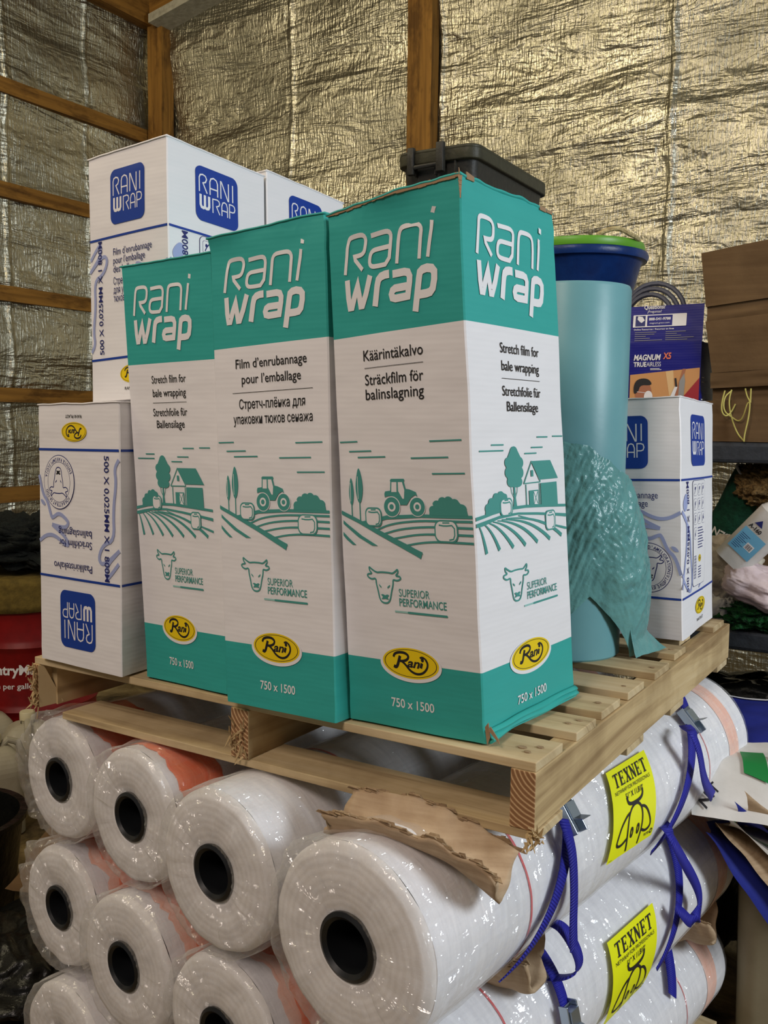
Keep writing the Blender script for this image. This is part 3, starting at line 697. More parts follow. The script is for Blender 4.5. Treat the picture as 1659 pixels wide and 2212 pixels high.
# ------------------------------------------------------------------ cartons
def carton(label, corners, bands, arts, artsize, body_mats, group=None, bulge=0.003, crush=(0.002, 0.002), seed=0, name='carton', torn=False, flip=False, edge=None, category='carton', lip=False):
    """corners: front-left, front-right, back-right, back-left at the base, then the same at the top.
    bands: list of (t0, t1, material index). arts: {'front': Art, 'right': Art}"""
    C = [Vector(c) + Vector((0, 0, .004)) for c in corners]; base = (C[0] + C[1] + C[2] + C[3]) / 4
    root = thing(name, label, category, base, None, group)
    C = [c - base for c in C]
    W_ = (C[1] - C[0]).length; D_ = (C[2] - C[1]).length; H_ = (C[5] - C[1]).length
    W2 = (C[5] - C[4]).length
    ux = (C[1] - C[0]).normalized(); vy = (C[2] - C[1]).normalized()
    def tri(s, r, t):
        b = (C[0] * (1 - s) + C[1] * s) * (1 - r) + (C[3] * (1 - s) + C[2] * s) * r
        u_ = (C[4] * (1 - s) + C[5] * s) * (1 - r) + (C[7] * (1 - s) + C[6] * s) * r
        return b * (1 - t) + u_ * t
    def P(s, r, t, off=0.0, nrm=None):
        p = tri(min(max(s, 0), 1), min(max(r, 0), 1), t)
        p = p + ux * ((s - min(max(s, 0), 1)) * W_) + vy * ((r - min(max(r, 0), 1)) * D_)
        env = math.sin(PI * min(max(t, 0), 1))
        k1 = bulge * env * (math.sin(PI * min(max(r, 0), 1)) + .5 * nz(r * 4 + seed, t * 7, 3.1))
        k2 = bulge * env * (math.sin(PI * min(max(s, 0), 1)) + .5 * nz(s * 4 + seed, t * 7, 9.7))
        p = p + ux * ((2 * s - 1) * k1) - vy * ((1 - 2 * r) * k2)
        d = H_ * (1 - t); e = H_ * t
        a = crush[1] * max(0, 1 - d / .07) + crush[0] * max(0, 1 - e / .05)
        if a:
            q = p * 1.0; f = 1.0
            p = p + Vector((nz(q.x * 9 + seed, q.y * 9, q.z * 60), nz(q.x * 9, q.y * 9 + seed + 5, q.z * 60), 0.35 * nz(q.x * 14, q.y * 14 + 3, seed))) * a * 1.8
        if nrm is not None: p = p + nrm * off
        return p
    bev = 0.0022
    gx = [i / 11 for i in range(12)]
    nzv = max(10, int(round(H_ / .026)))
    ts = sorted(set([round(i / nzv, 5) for i in range(nzv + 1)] + [round(b[0], 5) for b in bands] + [round(b[1], 5) for b in bands]))
    ts = [t for i, t in enumerate(ts)]
    ring = []
    def side(n_, fn):
        for i in range(n_ + 1):
            ring.append(fn(i / n_))
    bs, br = bev / W_, bev / D_
    side(11, lambda a: (bs + a * (1 - 2 * bs), 0.0)); side(11, lambda a: (1.0, br + a * (1 - 2 * br)))
    side(11, lambda a: (1 - bs - a * (1 - 2 * bs), 1.0)); side(11, lambda a: (0.0, 1 - br - a * (1 - 2 * br)))
    mb = MB(); N = len(ring)
    vs = [P(s, r, t) for t in ts for s, r in ring]; fs = []; mi = []
    mb.v = [tuple(p) for p in vs]
    def bandmat(t):
        for a, b, m in bands:
            if a <= t < b: return m
        return 0
    for j in range(len(ts) - 1):
        m_ = bandmat((ts[j] + ts[j + 1]) / 2)
        for i in range(N):
            k = (i + 1) % N
            mb.f.append((j * N + i, j * N + k, (j + 1) * N + k, (j + 1) * N + i)); mb.m.append(m_); mb.sm.append(True)
    mb.f.append(tuple(reversed(range(N)))); mb.m.append(bandmat(0.001)); mb.sm.append(False)
    tl = (len(ts) - 1) * N
    mb.f.append(tuple(tl + i for i in range(N))); mb.m.append(bandmat(0.999)); mb.sm.append(False)
    mats = list(body_mats)
    aw, ah = artsize
    nf = -(vy - ux * vy.dot(ux)).normalized() if True else None
    nF = (C[1] - C[0]).cross(C[4] - C[0]).normalized(); nR = (C[2] - C[1]).cross(C[5] - C[1]).normalized()
    cyl_ = [t * ah for t in ts if 0 < t < 1]
    for face, A in arts.items():
        def F(x, y, off, face=face):
            a, t = x / aw, y / ah
            if flip: a, t = 1 - a, 1 - t
            if face == 'front': return P(bs + a * (1 - 2 * bs), 0.0, t, off, nF)
            return P(1.0, br + a * (1 - 2 * br), t, off, nR)
        lx = [i / 11 * aw for i in range(1, 11)]
        cy2 = [(ah - y if flip else y) for y in cyl_]
        A.put(mb, F, mats, lx, cy2)
    mb.build('body', mats, root, sharp=30)
    # closing flaps, seen as thin creased edges along the top and bottom
    e = edge if edge is not None else mats[bandmat(0.999)]
    fm = MB()
    def top(a, b):
        s, r = -.006 + a * 1.012, -.006 + b * 1.012
        p = P(s, r, 1.0); j = .0035 if torn else .0012
        ed = max(0, 1 - min(a, 1 - a, b, 1 - b) * 14)
        return p + Vector((0, 0, .0012 + j * (.5 + nz(p.x * 38 + seed, p.y * 38, 1.3)) * ed))
    fm.grid(top, 30, 30, 0)
    fm.build('top_flap', [e], root, solid=0.003)
    if torn:
        k = MB()   # frayed board at the burst corner and along the rim
        rnd = random.Random(4)
        for i in range(54):
            f_ = i / 53
            if f_ < .78: q0, q1, n_ = P(f_ / .78, 0, 1), P(min(1, (f_ + .022) / .78), 0, 1), nF
            else:
                g_ = (f_ - .78) / .22
                if .12 < g_ < .80: continue
                q0, q1, n_ = P(1, g_, 1), P(1, min(1, g_ + .08), 1), nR
            h0 = .0035 + .0025 * nz(f_ * 9, 0, 1) + (.008 * max(0, 1 - abs(f_ - .775) * 30))
            h1 = .0035 + .0025 * nz((f_ + .02) * 9, 0, 1) + .001 * rnd.random()
            lo_ = n_ * .0012 - Vector((0, 0, .0008 + .0015 * rnd.random()))
            k.add([q0 + lo_, q1 + lo_, q1 + n_ * .0008 + Vector((0, 0, h1)), q0 + n_ * .0008 + Vector((0, 0, h0))], [(0, 1, 2, 3)], 0)
        c0 = P(1, 0, 1)
        for i in range(5):
            z0 = -.006 * i; w_ = .0048 - .0008 * i
            q = c0 + Vector((0, 0, z0)) + nF * .0022 + nR * .0022
            k.add([q - ux * w_, q + vy * w_ * .8, q + vy * w_ * .5 - Vector((0, 0, .007)), q - ux * w_ * .6 - Vector((0, 0, .0065))], [(0, 1, 2, 3)], 0)
        tag(k.build('torn_edge', [M['kraft']], root, solid=0.0015), kind='stuff')
    if lip:
        k = MB()   # bottom flap pushed out past the foot of the box
        def lipf(a, b):
            p = P(1.0, .005 + a * .99, .026 * (1 - b) + .003 * b)
            o = (.0015 + .007 * math.sin(PI * b) ** .8 + .004 * b) * (0.8 + .4 * nz(a * 4, b * 2, 2))
            fold = .0022 * math.sin(b * 13 + 2.2 * nz(a * 2.5, 0, 1)) * min(1, b * 4)
            return p + nR * (o + fold) + Vector((0, 0, -.001))
        k.grid(lipf, 26, 14, 0); k.build('bottom_flap', [mats[bandmat(0.001)]], root, solid=0.003)
        k = MB(); c0 = P(1, 0, .002) + nR * .004
        k.add([c0 + nF * .003 + Vector((0, 0, .022)), c0 + nR * .018 + Vector((0, 0, .003)), c0 + nR * .016 + Vector((0, 0, .010)), c0 + nF * .002 + nR * .003 + Vector((0, 0, .028))], [(0, 1, 2, 3)], 0)
        k.add([c0 - ux * .006 + nF * .002 + Vector((0, 0, .026)), c0 - ux * .001 + nF * .004, c0 + ux * .003 + nF * .003 + Vector((0, 0, .012)), c0 + nF * .004 + Vector((0, 0, .034))], [(0, 1, 2, 3)], 0)
        tag(k.build('torn_edge', [M['kraft']], root, solid=0.002), kind='stuff')
    return root

# ------------------------------------------------------------------ the loaded pallet's frame: a along its front edge (0 at the near corner), b into depth, c up from its top
ZP = CAMZ - 0.4882
YAW = 0.5578
UX = Vector((math.cos(YAW), -math.sin(YAW), 0)); VX = Vector((math.sin(YAW), math.cos(YAW), 0)); OP = Vector((0.2255, 1.3366, ZP))
def PL(a, b, c): return OP + UX * a + VX * b + Vector((0, 0, c))
PW, PLEN = 1.1162, 1.2572

# ================================================================== the shed
KX, KY, WA = -1.6768, 6.9778, 0.53344
EB = Vector((math.cos(WA), -math.sin(WA), 0)); DL = Vector((-math.sin(WA), -math.cos(WA), 0))   # along the back wall, along the left wall
K0 = Vector((KX, KY, 0))
NB = DL.copy(); NL = EB.copy()                    # into the room from the back wall, from the left wall
EAVE, SLOPE = 4.50, 0.20

def crumple(t, z, k):
    d = .050 * nz(t * .7 + k, z * 2.0 + t * .25, k) + .012 * nz(t * 2.2 + k, z * 5.0, 4 + k)
    d += .007 * (1 - abs(nz(t * 3.2, z * 6 + k, 7))) + .005 * nz(t * 9, z * 12, k)
    return d
def lines(a, b, step, fine, wid=.10, fstep=.012):
    xs = []; x = a
    while x < b:
        xs.append(x); x += fstep if any(abs(x - f) < wid for f in fine) else step
    return xs + [b]
def foil_wall(name, org, along, inward, length, height, seams, k, slope=0.0):
    ts = lines(0, length, .040, seams); zs = lines(0, height, .040, [])
    mb = MB(); vs = []; uv = []
    for z in zs:
        for t in ts:
            zz = z if not slope else z * (1 + slope * t / height)
            d = crumple(t, zz, k)
            for s in seams:
                g = math.exp(-((t - s - .012 * nz(zz * 3, s, 1)) / .013) ** 2)
                d += g * (.016 + .016 * nz(zz * 7, s * 3, 5) + .010 * nz(zz * 30, s, 2))
            for r in (0.62, 1.23, 1.84, 2.45, 3.06, 3.67, 4.2):   # staple rows pull the sheet in
                q = math.exp(-((zz - r) / .035) ** 2) * max(0, math.cos((t % .2) / .2 * 2 * PI)) ** 10
                d -= .016 * q
            vs.append(org + along * t + Vector((0, 0, zz)) + inward * d); uv.append((t, zz))
    n = len(ts)
    fs = [(j * n + i, j * n + i + 1, (j + 1) * n + i + 1, (j + 1) * n + i) for j in range(len(zs) - 1) for i in range(n - 1)]
    mb.add(vs, fs, 0, uv, True)
    return tag(mb.build(name, M['foil'], sharp=0), kind='structure')
foil_wall('wall_back', K0, EB, NB, 7.2, EAVE, (1.23, 2.30, 3.66, 4.9), 1.7, SLOPE)
foil_wall('wall_left', K0, DL, NL, 7.0, EAVE, (.62, 1.25, 2.0, 3.2), 6.2)

mb = MB(); c4 = [K0 + EB * -1.5 + DL * -1.0, K0 + EB * 9 + DL * -1.0, K0 + EB * 9 + DL * 11, K0 + EB * -1.5 + DL * 11]
def flo(a, b):
    p = c4[0] * (1 - a) * (1 - b) + c4[1] * a * (1 - b) + c4[2] * a * b + c4[3] * (1 - a) * b
    return p + Vector((0, 0, -.006 + .006 * nz(p.x * 2, p.y * 2, 0)))
mb.grid(flo, 90, 90, 0); tag(mb.build('floor', M['floor'], sharp=0), kind='structure')
mb = MB()
def cei(a, b):
    t = -.1 + a * 7.4; s = -.1 + b * 7.2
    return K0 + EB * t + DL * s + Vector((0, 0, EAVE + SLOPE * t + .02 + .02 * nz(t * 2, s * 2, 3)))
mb.grid(cei, 60, 60, 0, uvscale=(7.4, 7.2)); tag(mb.build('ceiling', M['foil'], sharp=0), kind='structure')

def WP(org, along, inward):
    return lambda p: org + along * p.x + inward * p.y + Vector((0, 0, p.z))
TL, TB = WP(K0, DL, NL), WP(K0, EB, NB)
def jbox(name, T, x0, x1, y0, y1, z0, z1, ax, mat='timber', n=14, j=.004):
    mb = MB(); m = max(2, n)
    lo, hi = (x0, x1) if ax == 0 else (z0, z1)
    r = random.random() * 20
    rings = []
    for i in range(m + 1):
        q = lo + (hi - lo) * i / m
        o = [j * nz(q * 2 + r, k, r) for k in range(4)]
        if ax == 0: rings.append([Vector((q, y0 + o[0], z0 + o[1])), Vector((q, y1 + o[2], z0 + o[1])), Vector((q, y1 + o[2], z1 + o[3])), Vector((q, y0 + o[0], z1 + o[3]))])
        else: rings.append([Vector((x0 + o[0], y0 + o[1], q)), Vector((x1 + o[2], y0 + o[1], q)), Vector((x1 + o[2], y1 + o[3], q)), Vector((x0 + o[0], y1 + o[3], q))])
    for i in range(m):
        A_, B_ = rings[i], rings[i + 1]; q0, q1 = lo + (hi - lo) * i / m, lo + (hi - lo) * (i + 1) / m
        for k in range(4):
            l = (k + 1) % 4; d = (A_[l] - A_[k]).length
            mb.add([T(A_[k]), T(A_[l]), T(B_[l]), T(B_[k])], [(0, 1, 2, 3)], 0, [(q0 + r, k * .3), (q0 + r, k * .3 + d), (q1 + r, k * .3 + d), (q1 + r, k * .3)])
    mb.add([T(p) for p in rings[0]], [(0, 3, 2, 1)], 0); mb.add([T(p) for p in rings[-1]], [(0, 1, 2, 3)], 0)
    return tag(mb.build(name, M[mat]), kind='structure')
for k, zt in enumerate((3.617, 3.007, 2.397, 1.787, 1.177)):
    jbox('trim_%d' % (k + 1), TL, .10, 6.9, .01, .055, zt - .090, zt, 0, n=40)
jbox('trim_6', TB, .07, .200, .0, .115, 0, 4.34, 2, n=30, j=.006)          # corner post
jbox('trim_7', TB, 2.125, 2.285, .0, .090, 0, 4.9, 2, n=30, j=.003)        # wall post
TS = lambda p: K0 + EB * p.x + NB * p.y + Vector((0, 0, p.z + SLOPE * p.x))
jbox('trim_8', TS, .0, 7.0, .0, .13, 4.30, 4.48, 0, n=30)                 # rafter on the end wall
jbox('trim_9', TL, .0, 6.9, .0, .11, 4.30, 4.48, 0, n=30)                 # plate on the side wall
jbox('trim_10', TS, .17, 3.0, .02, .20, 4.245, 4.30, 0, 'foam', n=30, j=.010)

# ================================================================== pallet under the cartons
def pallet(name, label, T, width, depth, tops, bottoms, stringers, ts=.0145, sh=.0889, rough=True, group=None, origin=(0, 0, 0)):
    root = thing(name, label, 'pallet', origin, None, group)
    o = Vector(origin)
    TT = lambda p: T(p) - o
    for (b0, b1, l, r_, dz) in tops:
        mb = MB(); mb.box(l, r_, b0, b1, -ts, 0, 0, lambda p: TT(Vector((p.x, p.y, p.z + dz + .0012 * nz(p.x * 3, p.y * 3, 1)))), uvax=0)
        mb.build('deck_board', [M['wu']], root, bevel=.0015)
    for (b0, b1, l, r_) in bottoms:
        mb = MB(); mb.box(l, r_, b0, b1, -ts * 2 - sh, -ts - sh, 0, TT, uvax=0)
        mb.build('bottom_board', [M['wu']], root, bevel=.0015)
    for (a0, a1, f0, f1) in stringers:
        mb = MB(); mb.box(a0, a1, f0, f1, -ts - sh, -ts, 0, TT, uvax=1, endmi=1)
        mb.build('stringer', [M['wv'], M['endgrain']], root, bevel=.002)
    return root
TPL = lambda p: PL(p.x, p.y, p.z)
tops = [(.0, .105, -1.112, -.001, 0), (.162, .252, -1.105, .0, 0), (.292, .390, -1.11, -.004, 0), (.430, .527, -1.10, -.002, .001), (.600, .700, -1.11, -.002, 0), (.780, .870, -1.11, -.012, 0), (.925, 1.02, -1.10, -.040, 0), (1.115, 1.225, -1.11, -.008, 0)]
bots = [(.0, .10, -1.03, .004), (.43, .53, -1.06, .0), (.72, .82, -1.06, .0), (1.14, 1.24, -1.06, .0)]
pal = pallet('wooden_pallet', 'weathered wooden pallet carrying the printed cartons on top of the wrapped rolls', TPL, PW, PLEN, tops, bots,
             [(-.0405, .0, -.002, PLEN), (-.578, -.538, -.004, PLEN), (-PW, -PW + .020, -.004, PLEN)], origin=PL(0, 0, 0))
def splinters(name, a, b, c, n, sx, sz, seed):
    random.seed(seed); mb = MB()
    for i in range(n):
        p = PL(a + random.uniform(-sx, sx), b - random.uniform(0, .012), c + random.uniform(-sz, sz)) - PL(0, 0, 0)
        d = UX * random.uniform(-.02, .02) * .6 + Vector((0, 0, random.uniform(-.022, .022))) - VX * random.uniform(.002, .014)
        q = d.cross(VX).normalized() * random.uniform(.001, .0035)
        mb.add([p - q, p + q, p + d * .9 + q * .3, p + d], [(0, 1, 2, 3)], 0)
    return tag(mb.build(name, [M['wv']], pal, solid=.0015), kind='stuff')
splinters('splintered_end', -.558, -.001, -.070, 30, .017, .032, 3)
splinters('splintered_end', -PW + .012, -.002, -.058, 40, .008, .045, 4)
splinters('splintered_end', .0, .0, -.112, 26, .014, .008, 5)
mb = MB()   # split inner cheek left on the broken outer stringer
mb.add([PL(-PW + .020, -.004, -.016) - PL(0, 0, 0), PL(-PW + .020, -.004, -.104) - PL(0, 0, 0), PL(-PW + .036, .045, -.100) - PL(0, 0, 0), PL(-PW + .024, .006, -.016) - PL(0, 0, 0)], [(0, 1, 2, 3)], 0)
mb.build('splintered_end', [M['wu']], pal, solid=.003)
mb = MB()
mb.box(-PW + .020, -PW + .036, .03, PLEN, -.103, -.0145, 0, lambda p: TPL(p) - PL(0, 0, 0), uvax=1); mb.build('stringer', [M['wv']], pal)

# knots and nail heads on the deck
random.seed(11)
for (a, b) in ((-.030, .035), (-.022, .065), (-.045, .05), (-.030, .20), (-.020, .225), (-.028, .34), (-.024, .47), (-.02, .64), (-.55, .05), (-.03, .82)):
    r = random.uniform(.003, .006); mb = MB()
    mb.add([PL(a + r * math.cos(k) * 1.3, b + r * math.sin(k), .0012) - PL(0, 0, 0) for k in [i * PI / 4 for i in range(8)]], [tuple(range(8))], 0)
    mb.build('nail_head', [M['pulpdark']], pal, solid=.001)

# ================================================================== cartons
CA = [(-0.0515, 1.5236, 1.1098), (0.1576, 1.4072, 1.1098), (0.3461, 1.6715, 1.1098), (0.1383, 1.7882, 1.1098), (-0.0926, 1.4974, 1.9098), (0.0971, 1.3424, 1.9328), (0.2673, 1.5698, 1.9328), (0.077, 1.7239, 1.9108)]
CB = [(-0.2692, 1.6111, 1.1098), (-0.0734, 1.496, 1.1098), (0.0635, 1.7041, 1.1098), (-0.132, 1.8178, 1.1098), (-0.3026, 1.652, 1.8998), (-0.0969, 1.5189, 1.9178), (0.0411, 1.7287, 1.9168), (-0.1655, 1.8623, 1.8998)]
CC = [(-0.4466, 1.7689, 1.1098), (-0.2738, 1.6528, 1.1098), (-0.1332, 1.8574, 1.1098), (-0.306, 1.9734, 1.1098), (-0.4942, 1.8021, 1.8748), (-0.3031, 1.6758, 1.8828), (-0.163, 1.8795, 1.8858), (-0.3541, 2.0058, 1.8778)]
CD = [(-0.6944, 1.8987, 1.1098), (-0.4917, 1.757, 1.1098), (-0.376, 1.9783, 1.1098), (-0.5744, 2.1138, 1.1098), (-0.6973, 1.9206, 1.6208), (-0.4915, 1.7686, 1.6248), (-0.3753, 1.9908, 1.6208), (-0.5778, 2.1348, 1.6178)]
CR = [(0.4448, 2.2493, 1.1098), (0.6797, 2.1168, 1.1098), (0.8394, 2.3887, 1.1098), (0.6045, 2.5212, 1.1098), (0.4243, 2.2701, 1.6456), (0.6592, 2.1377, 1.6585), (0.8384, 2.4494, 1.6495), (0.6035, 2.5819, 1.6365)]
CU = [(-0.6159, 2.0124, 1.6302), (-0.4222, 1.8855, 1.643), (-0.2616, 2.1297, 1.63), (-0.4553, 2.2566, 1.6172), (-0.6276, 2.047, 2.1321), (-0.4337, 1.9196, 2.1472), (-0.2735, 2.1642, 2.1322), (-0.4674, 2.2916, 2.1171)]
tb = [(0, .108 / .8, 1), (.612 / .8, 1.001, 1)]
TM = [M['white'], M['teal']]
GT = 'tall teal and white film cartons'
carton('tall teal and white carton nearest the camera, with a torn open top corner', CA, tb, {'front': art_tractor(*FI), 'right': art_barn(*EN)}, (.27, .80), TM, GT, .0030, (.003, .0045), 1, torn=True, lip=True)
carton('tall teal and white carton in the middle, printed with French text and a tractor', CB, tb, {'front': art_tractor(*FR)}, (.27, .80), TM, GT, .002, (.0015, .0050), 2)
carton('tall teal and white carton standing left of the other two, its front showing a barn', CC, tb, {'front': art_barn(*EN)}, (.29, .80), TM, GT, .002, (.0012, .002), 3)
GW = 'white and blue film cartons'
WM = [M['white']]
fi, fr = art_white_front(*FI2), art_white_front(*FR2)
carton('white and blue carton standing upside down on the left end of the pallet', CD, [], {'front': fi, 'right': art_white_side()}, (.27, .53), WM, GW, .0015, (.0012, .002), 4, flip=True)
carton('white and blue carton standing by the rolled teal film, right rear of the pallet', CR, [], {'front': fr, 'right': art_white_side()}, (.27, .53), WM, GW, .004, (.0015, .002), 5)
carton('white and blue carton stacked highest on the left, in front of another like it', CU, [], {'front': fr, 'right': art_white_side()}, (.27, .53), WM, GW, .002, (.0008, .001), 6)
off = (Vector(CU[2]) - Vector(CU[1])) * 1.025; off.z = 0
carton('white and blue carton standing right behind the highest one on the left', [tuple(Vector(c) + off) for c in CU], [], {'right': art_white_side()}, (.27, .53), WM, GW, .002, (.0008, .001), 7)
E2 = (Vector(CD[2]) - Vector(CD[1])); E2.z = 0
for k, (dd, lab) in enumerate(((1.06, 'white carton behind the upside down one, holding up the highest stack'), (2.12, 'white carton at the back of the left row, under the rearmost stacked one'))):
    carton(lab, [tuple(Vector((c[0], c[1], c[2] - (.012 if c[2] > ZP + .1 else 0))) + E2 * dd) for c in CD], [], {}, (.27, .53), WM, GW, .001, (.0005, .0005), 20 + k)
# plain pair behind the tall cartons that lifts the tote
def square(a, b, wa, db, z0, h, yaw=0):
    u_ = UX * math.cos(yaw) - VX * math.sin(yaw); v_ = UX * math.sin(yaw) + VX * math.cos(yaw)
    p = PL(a, b, z0); q = [p - u_ * wa, p, p + v_ * db, p + v_ * db - u_ * wa]
    return [tuple(c) for c in q] + [tuple(c + Vector((0, 0, h))) for c in q]
carton('white carton under the black tote, lower of its stack of two', square(-.590, .99, .16, .26, 0, .485), [], {}, (.27, .53), WM, GW, .001, (.0005, .0005), 31)
carton('white carton directly under the black tote, upper of its stack of two', square(-.590, .99, .16, .26, .489, .485), [], {}, (.27, .53), WM, GW, .001, (.0005, .0005), 32)

# ================================================================== wrapped net rolls under the pallet
A7 = math.radians(7)
AX = UX * math.sin(A7) + VX * math.cos(A7)                 # roll axis, into depth
RX = UX * math.cos(A7) - VX * math.sin(A7)                 # to the right of a roll
RLEN = 1.30
def roll_frame(a, b, c):
    m = Matrix((RX, AX, Vector((0, 0, 1)))).transposed().to_4x4(); m.translation = PL(a, b, c); return m
_roll_meshes = {}
def net_roll(label, a, b, c, r, style, puff=.012, seed=1, core_r=.047, tail=False):
    root = thing('net_roll', label, 'roll', (0, 0, 0), None, 'wrapped net rolls stacked under the pallet')
    root.matrix_world = roll_frame(a, b, c)
    def R(th, y): return (r - .003) * (1 + .006 * nz(math.cos(th) * 1.6 + seed, math.sin(th) * 1.6, y * 2) + .004 * nz(math.cos(th) * 5, math.sin(th) * 5 + seed, y * 9))
    def cyl(rr, y0, y1, dr): return lambda u_, v_: ((R(2 * PI * u_, y0 + v_ * (y1 - y0)) + dr) * math.cos(2 * PI * u_), y0 + v_ * (y1 - y0), (R(2 * PI * u_, y0 + v_ * (y1 - y0)) + dr) * math.sin(2 * PI * u_))
    mb = MB(); mb.grid(cyl(r, .012, RLEN - .012, 0), 64, 26, 0, uvscale=(2 * PI * r, RLEN), flip=True)
    def endf(y, sg):
        def f(u_, v_):
            th = 2 * PI * u_; rr = core_r * .96 + (R(th, y) - core_r * .96) * v_
            rim = max(0, (v_ - .9) / .1)
            return (rr * math.cos(th), y + sg * (.012 * rim ** 2 + .003 * nz(math.cos(th) * rr * 30, math.sin(th) * rr * 30, seed) - .006 * math.sin(PI * v_)), rr * math.sin(th))
        return f
    mb.grid(endf(0, 1), 64, 12, 1); mb.grid(endf(RLEN, -1), 64, 12, 1, flip=True)
    mb.build('net', [M['net'], M['netend']], root, sharp=0)
    bands = {'orange': [('orange_band', .050, .17, 'orange', .0012)], 'orange2': [('orange_band', .030, .13, 'orange', .0012)], 'pink': [('orange_band', .040, .075, 'pinkband', .0012), ('orange_band', .066, .24, 'orange', .0022)],
             'red': [('red_thread', .262, .267, 'redline', .0012)]}[style]
    for nm, y0, y1, mt, dr in bands:
        k = MB(); cf = cyl(r, y0, y1, dr); jg = .016 if nm == 'orange_band' else .001
        k.grid(lambda u_, v_: (lambda q: (q[0], q[1] + jg * nz(math.cos(2 * PI * u_) * 3, math.sin(2 * PI * u_) * 3, seed + v_) + jg * .5 * nz(math.cos(2 * PI * u_) * 14, math.sin(2 * PI * u_) * 14, seed), q[2]))(cf(u_, v_)), 96, 4, 0, uvscale=(2 * PI * r, y1 - y0), flip=True); k.build(nm, [M[mt]], root, sharp=0)
    if style not in ('orange', 'orange2'):
        k = MB(); k.grid(cyl(r, RLEN - .135, RLEN - .075, .0012), 64, 4, 0, uvscale=(2 * PI * r, .06), flip=True); k.build('orange_band', [M['pinkband']], root, sharp=0)
        k = MB(); k.grid(cyl(r, RLEN - .262, RLEN - .259, .0012), 64, 1, 0, flip=True); k.build('red_thread', [M['redline']], root, sharp=0)
    mb = MB(); T = lambda p: Vector((p.x, p.z, p.y))
    ci = core_r * .74
    prof = [(0, .30), (ci, .30), (ci, .012), (ci * 1.03, -.004), (core_r * .88, -.009), (core_r, -.006), (core_r * 1.01, .006), (core_r, .05)]
    mb.lathe(prof, 40, 0, T)
    mb.build('core_tube', [M['core']], root)
    mb = MB(); mb.lathe([(0, RLEN - .3), (ci, RLEN - .3), (ci, RLEN - .01), (core_r * .9, RLEN + .006), (core_r, RLEN)], 40, 0, T); mb.build('core_tube', [M['core']], root)
    mb = MB(); S = seed * 3.7
    def fm(u_, v_):
        th = 2 * PI * u_; cx, sx = math.cos(th), math.sin(th)
        if v_ < .34:       # gathered over the end face
            q = v_ / .34
            pl = abs(nz(cx * 4 + S, sx * 4, 2 + q)) * .7 + abs(nz(cx * 11 + S, sx * 11, 5 + q * 2)) * .5
            rr = core_r * 1.04 + (r + .004 - core_r * 1.04) * q
            y = -.006 - .017 * pl * math.sin(PI * min(1, q * .92 + .04)) ** .6 - puff * .55 * max(0, nz(cx * 1.6 + S, sx * 1.6, q * 2)) * q
            return (rr * cx, y, rr * sx)
        q = (v_ - .34) / .66; y = -.006 + q * q * (RLEN + .014) + .02 * q
        y = min(y, RLEN + .006)
        fade = max(0, 1 - y / .16)
        facet = abs(nz(cx * 2.3 + S, sx * 2.3, y * 7)) + .5 * abs(nz(cx * 5 + S, sx * 5, y * 14))
        side = max(0, -cx) ** .8 if tail == 'left' else 1
        rr = R(th, y) + .0022 + puff * facet * (.18 + 1.5 * fade * (.35 + .65 * side)) * .9
        if y > RLEN - .01: rr *= .96
        return (rr * cx, y, rr * sx)
    mb.grid(fm, 144, 72, 0, flip=True)
    mb.build('plastic_wrap', [M['film']], root, sharp=0)
    return root
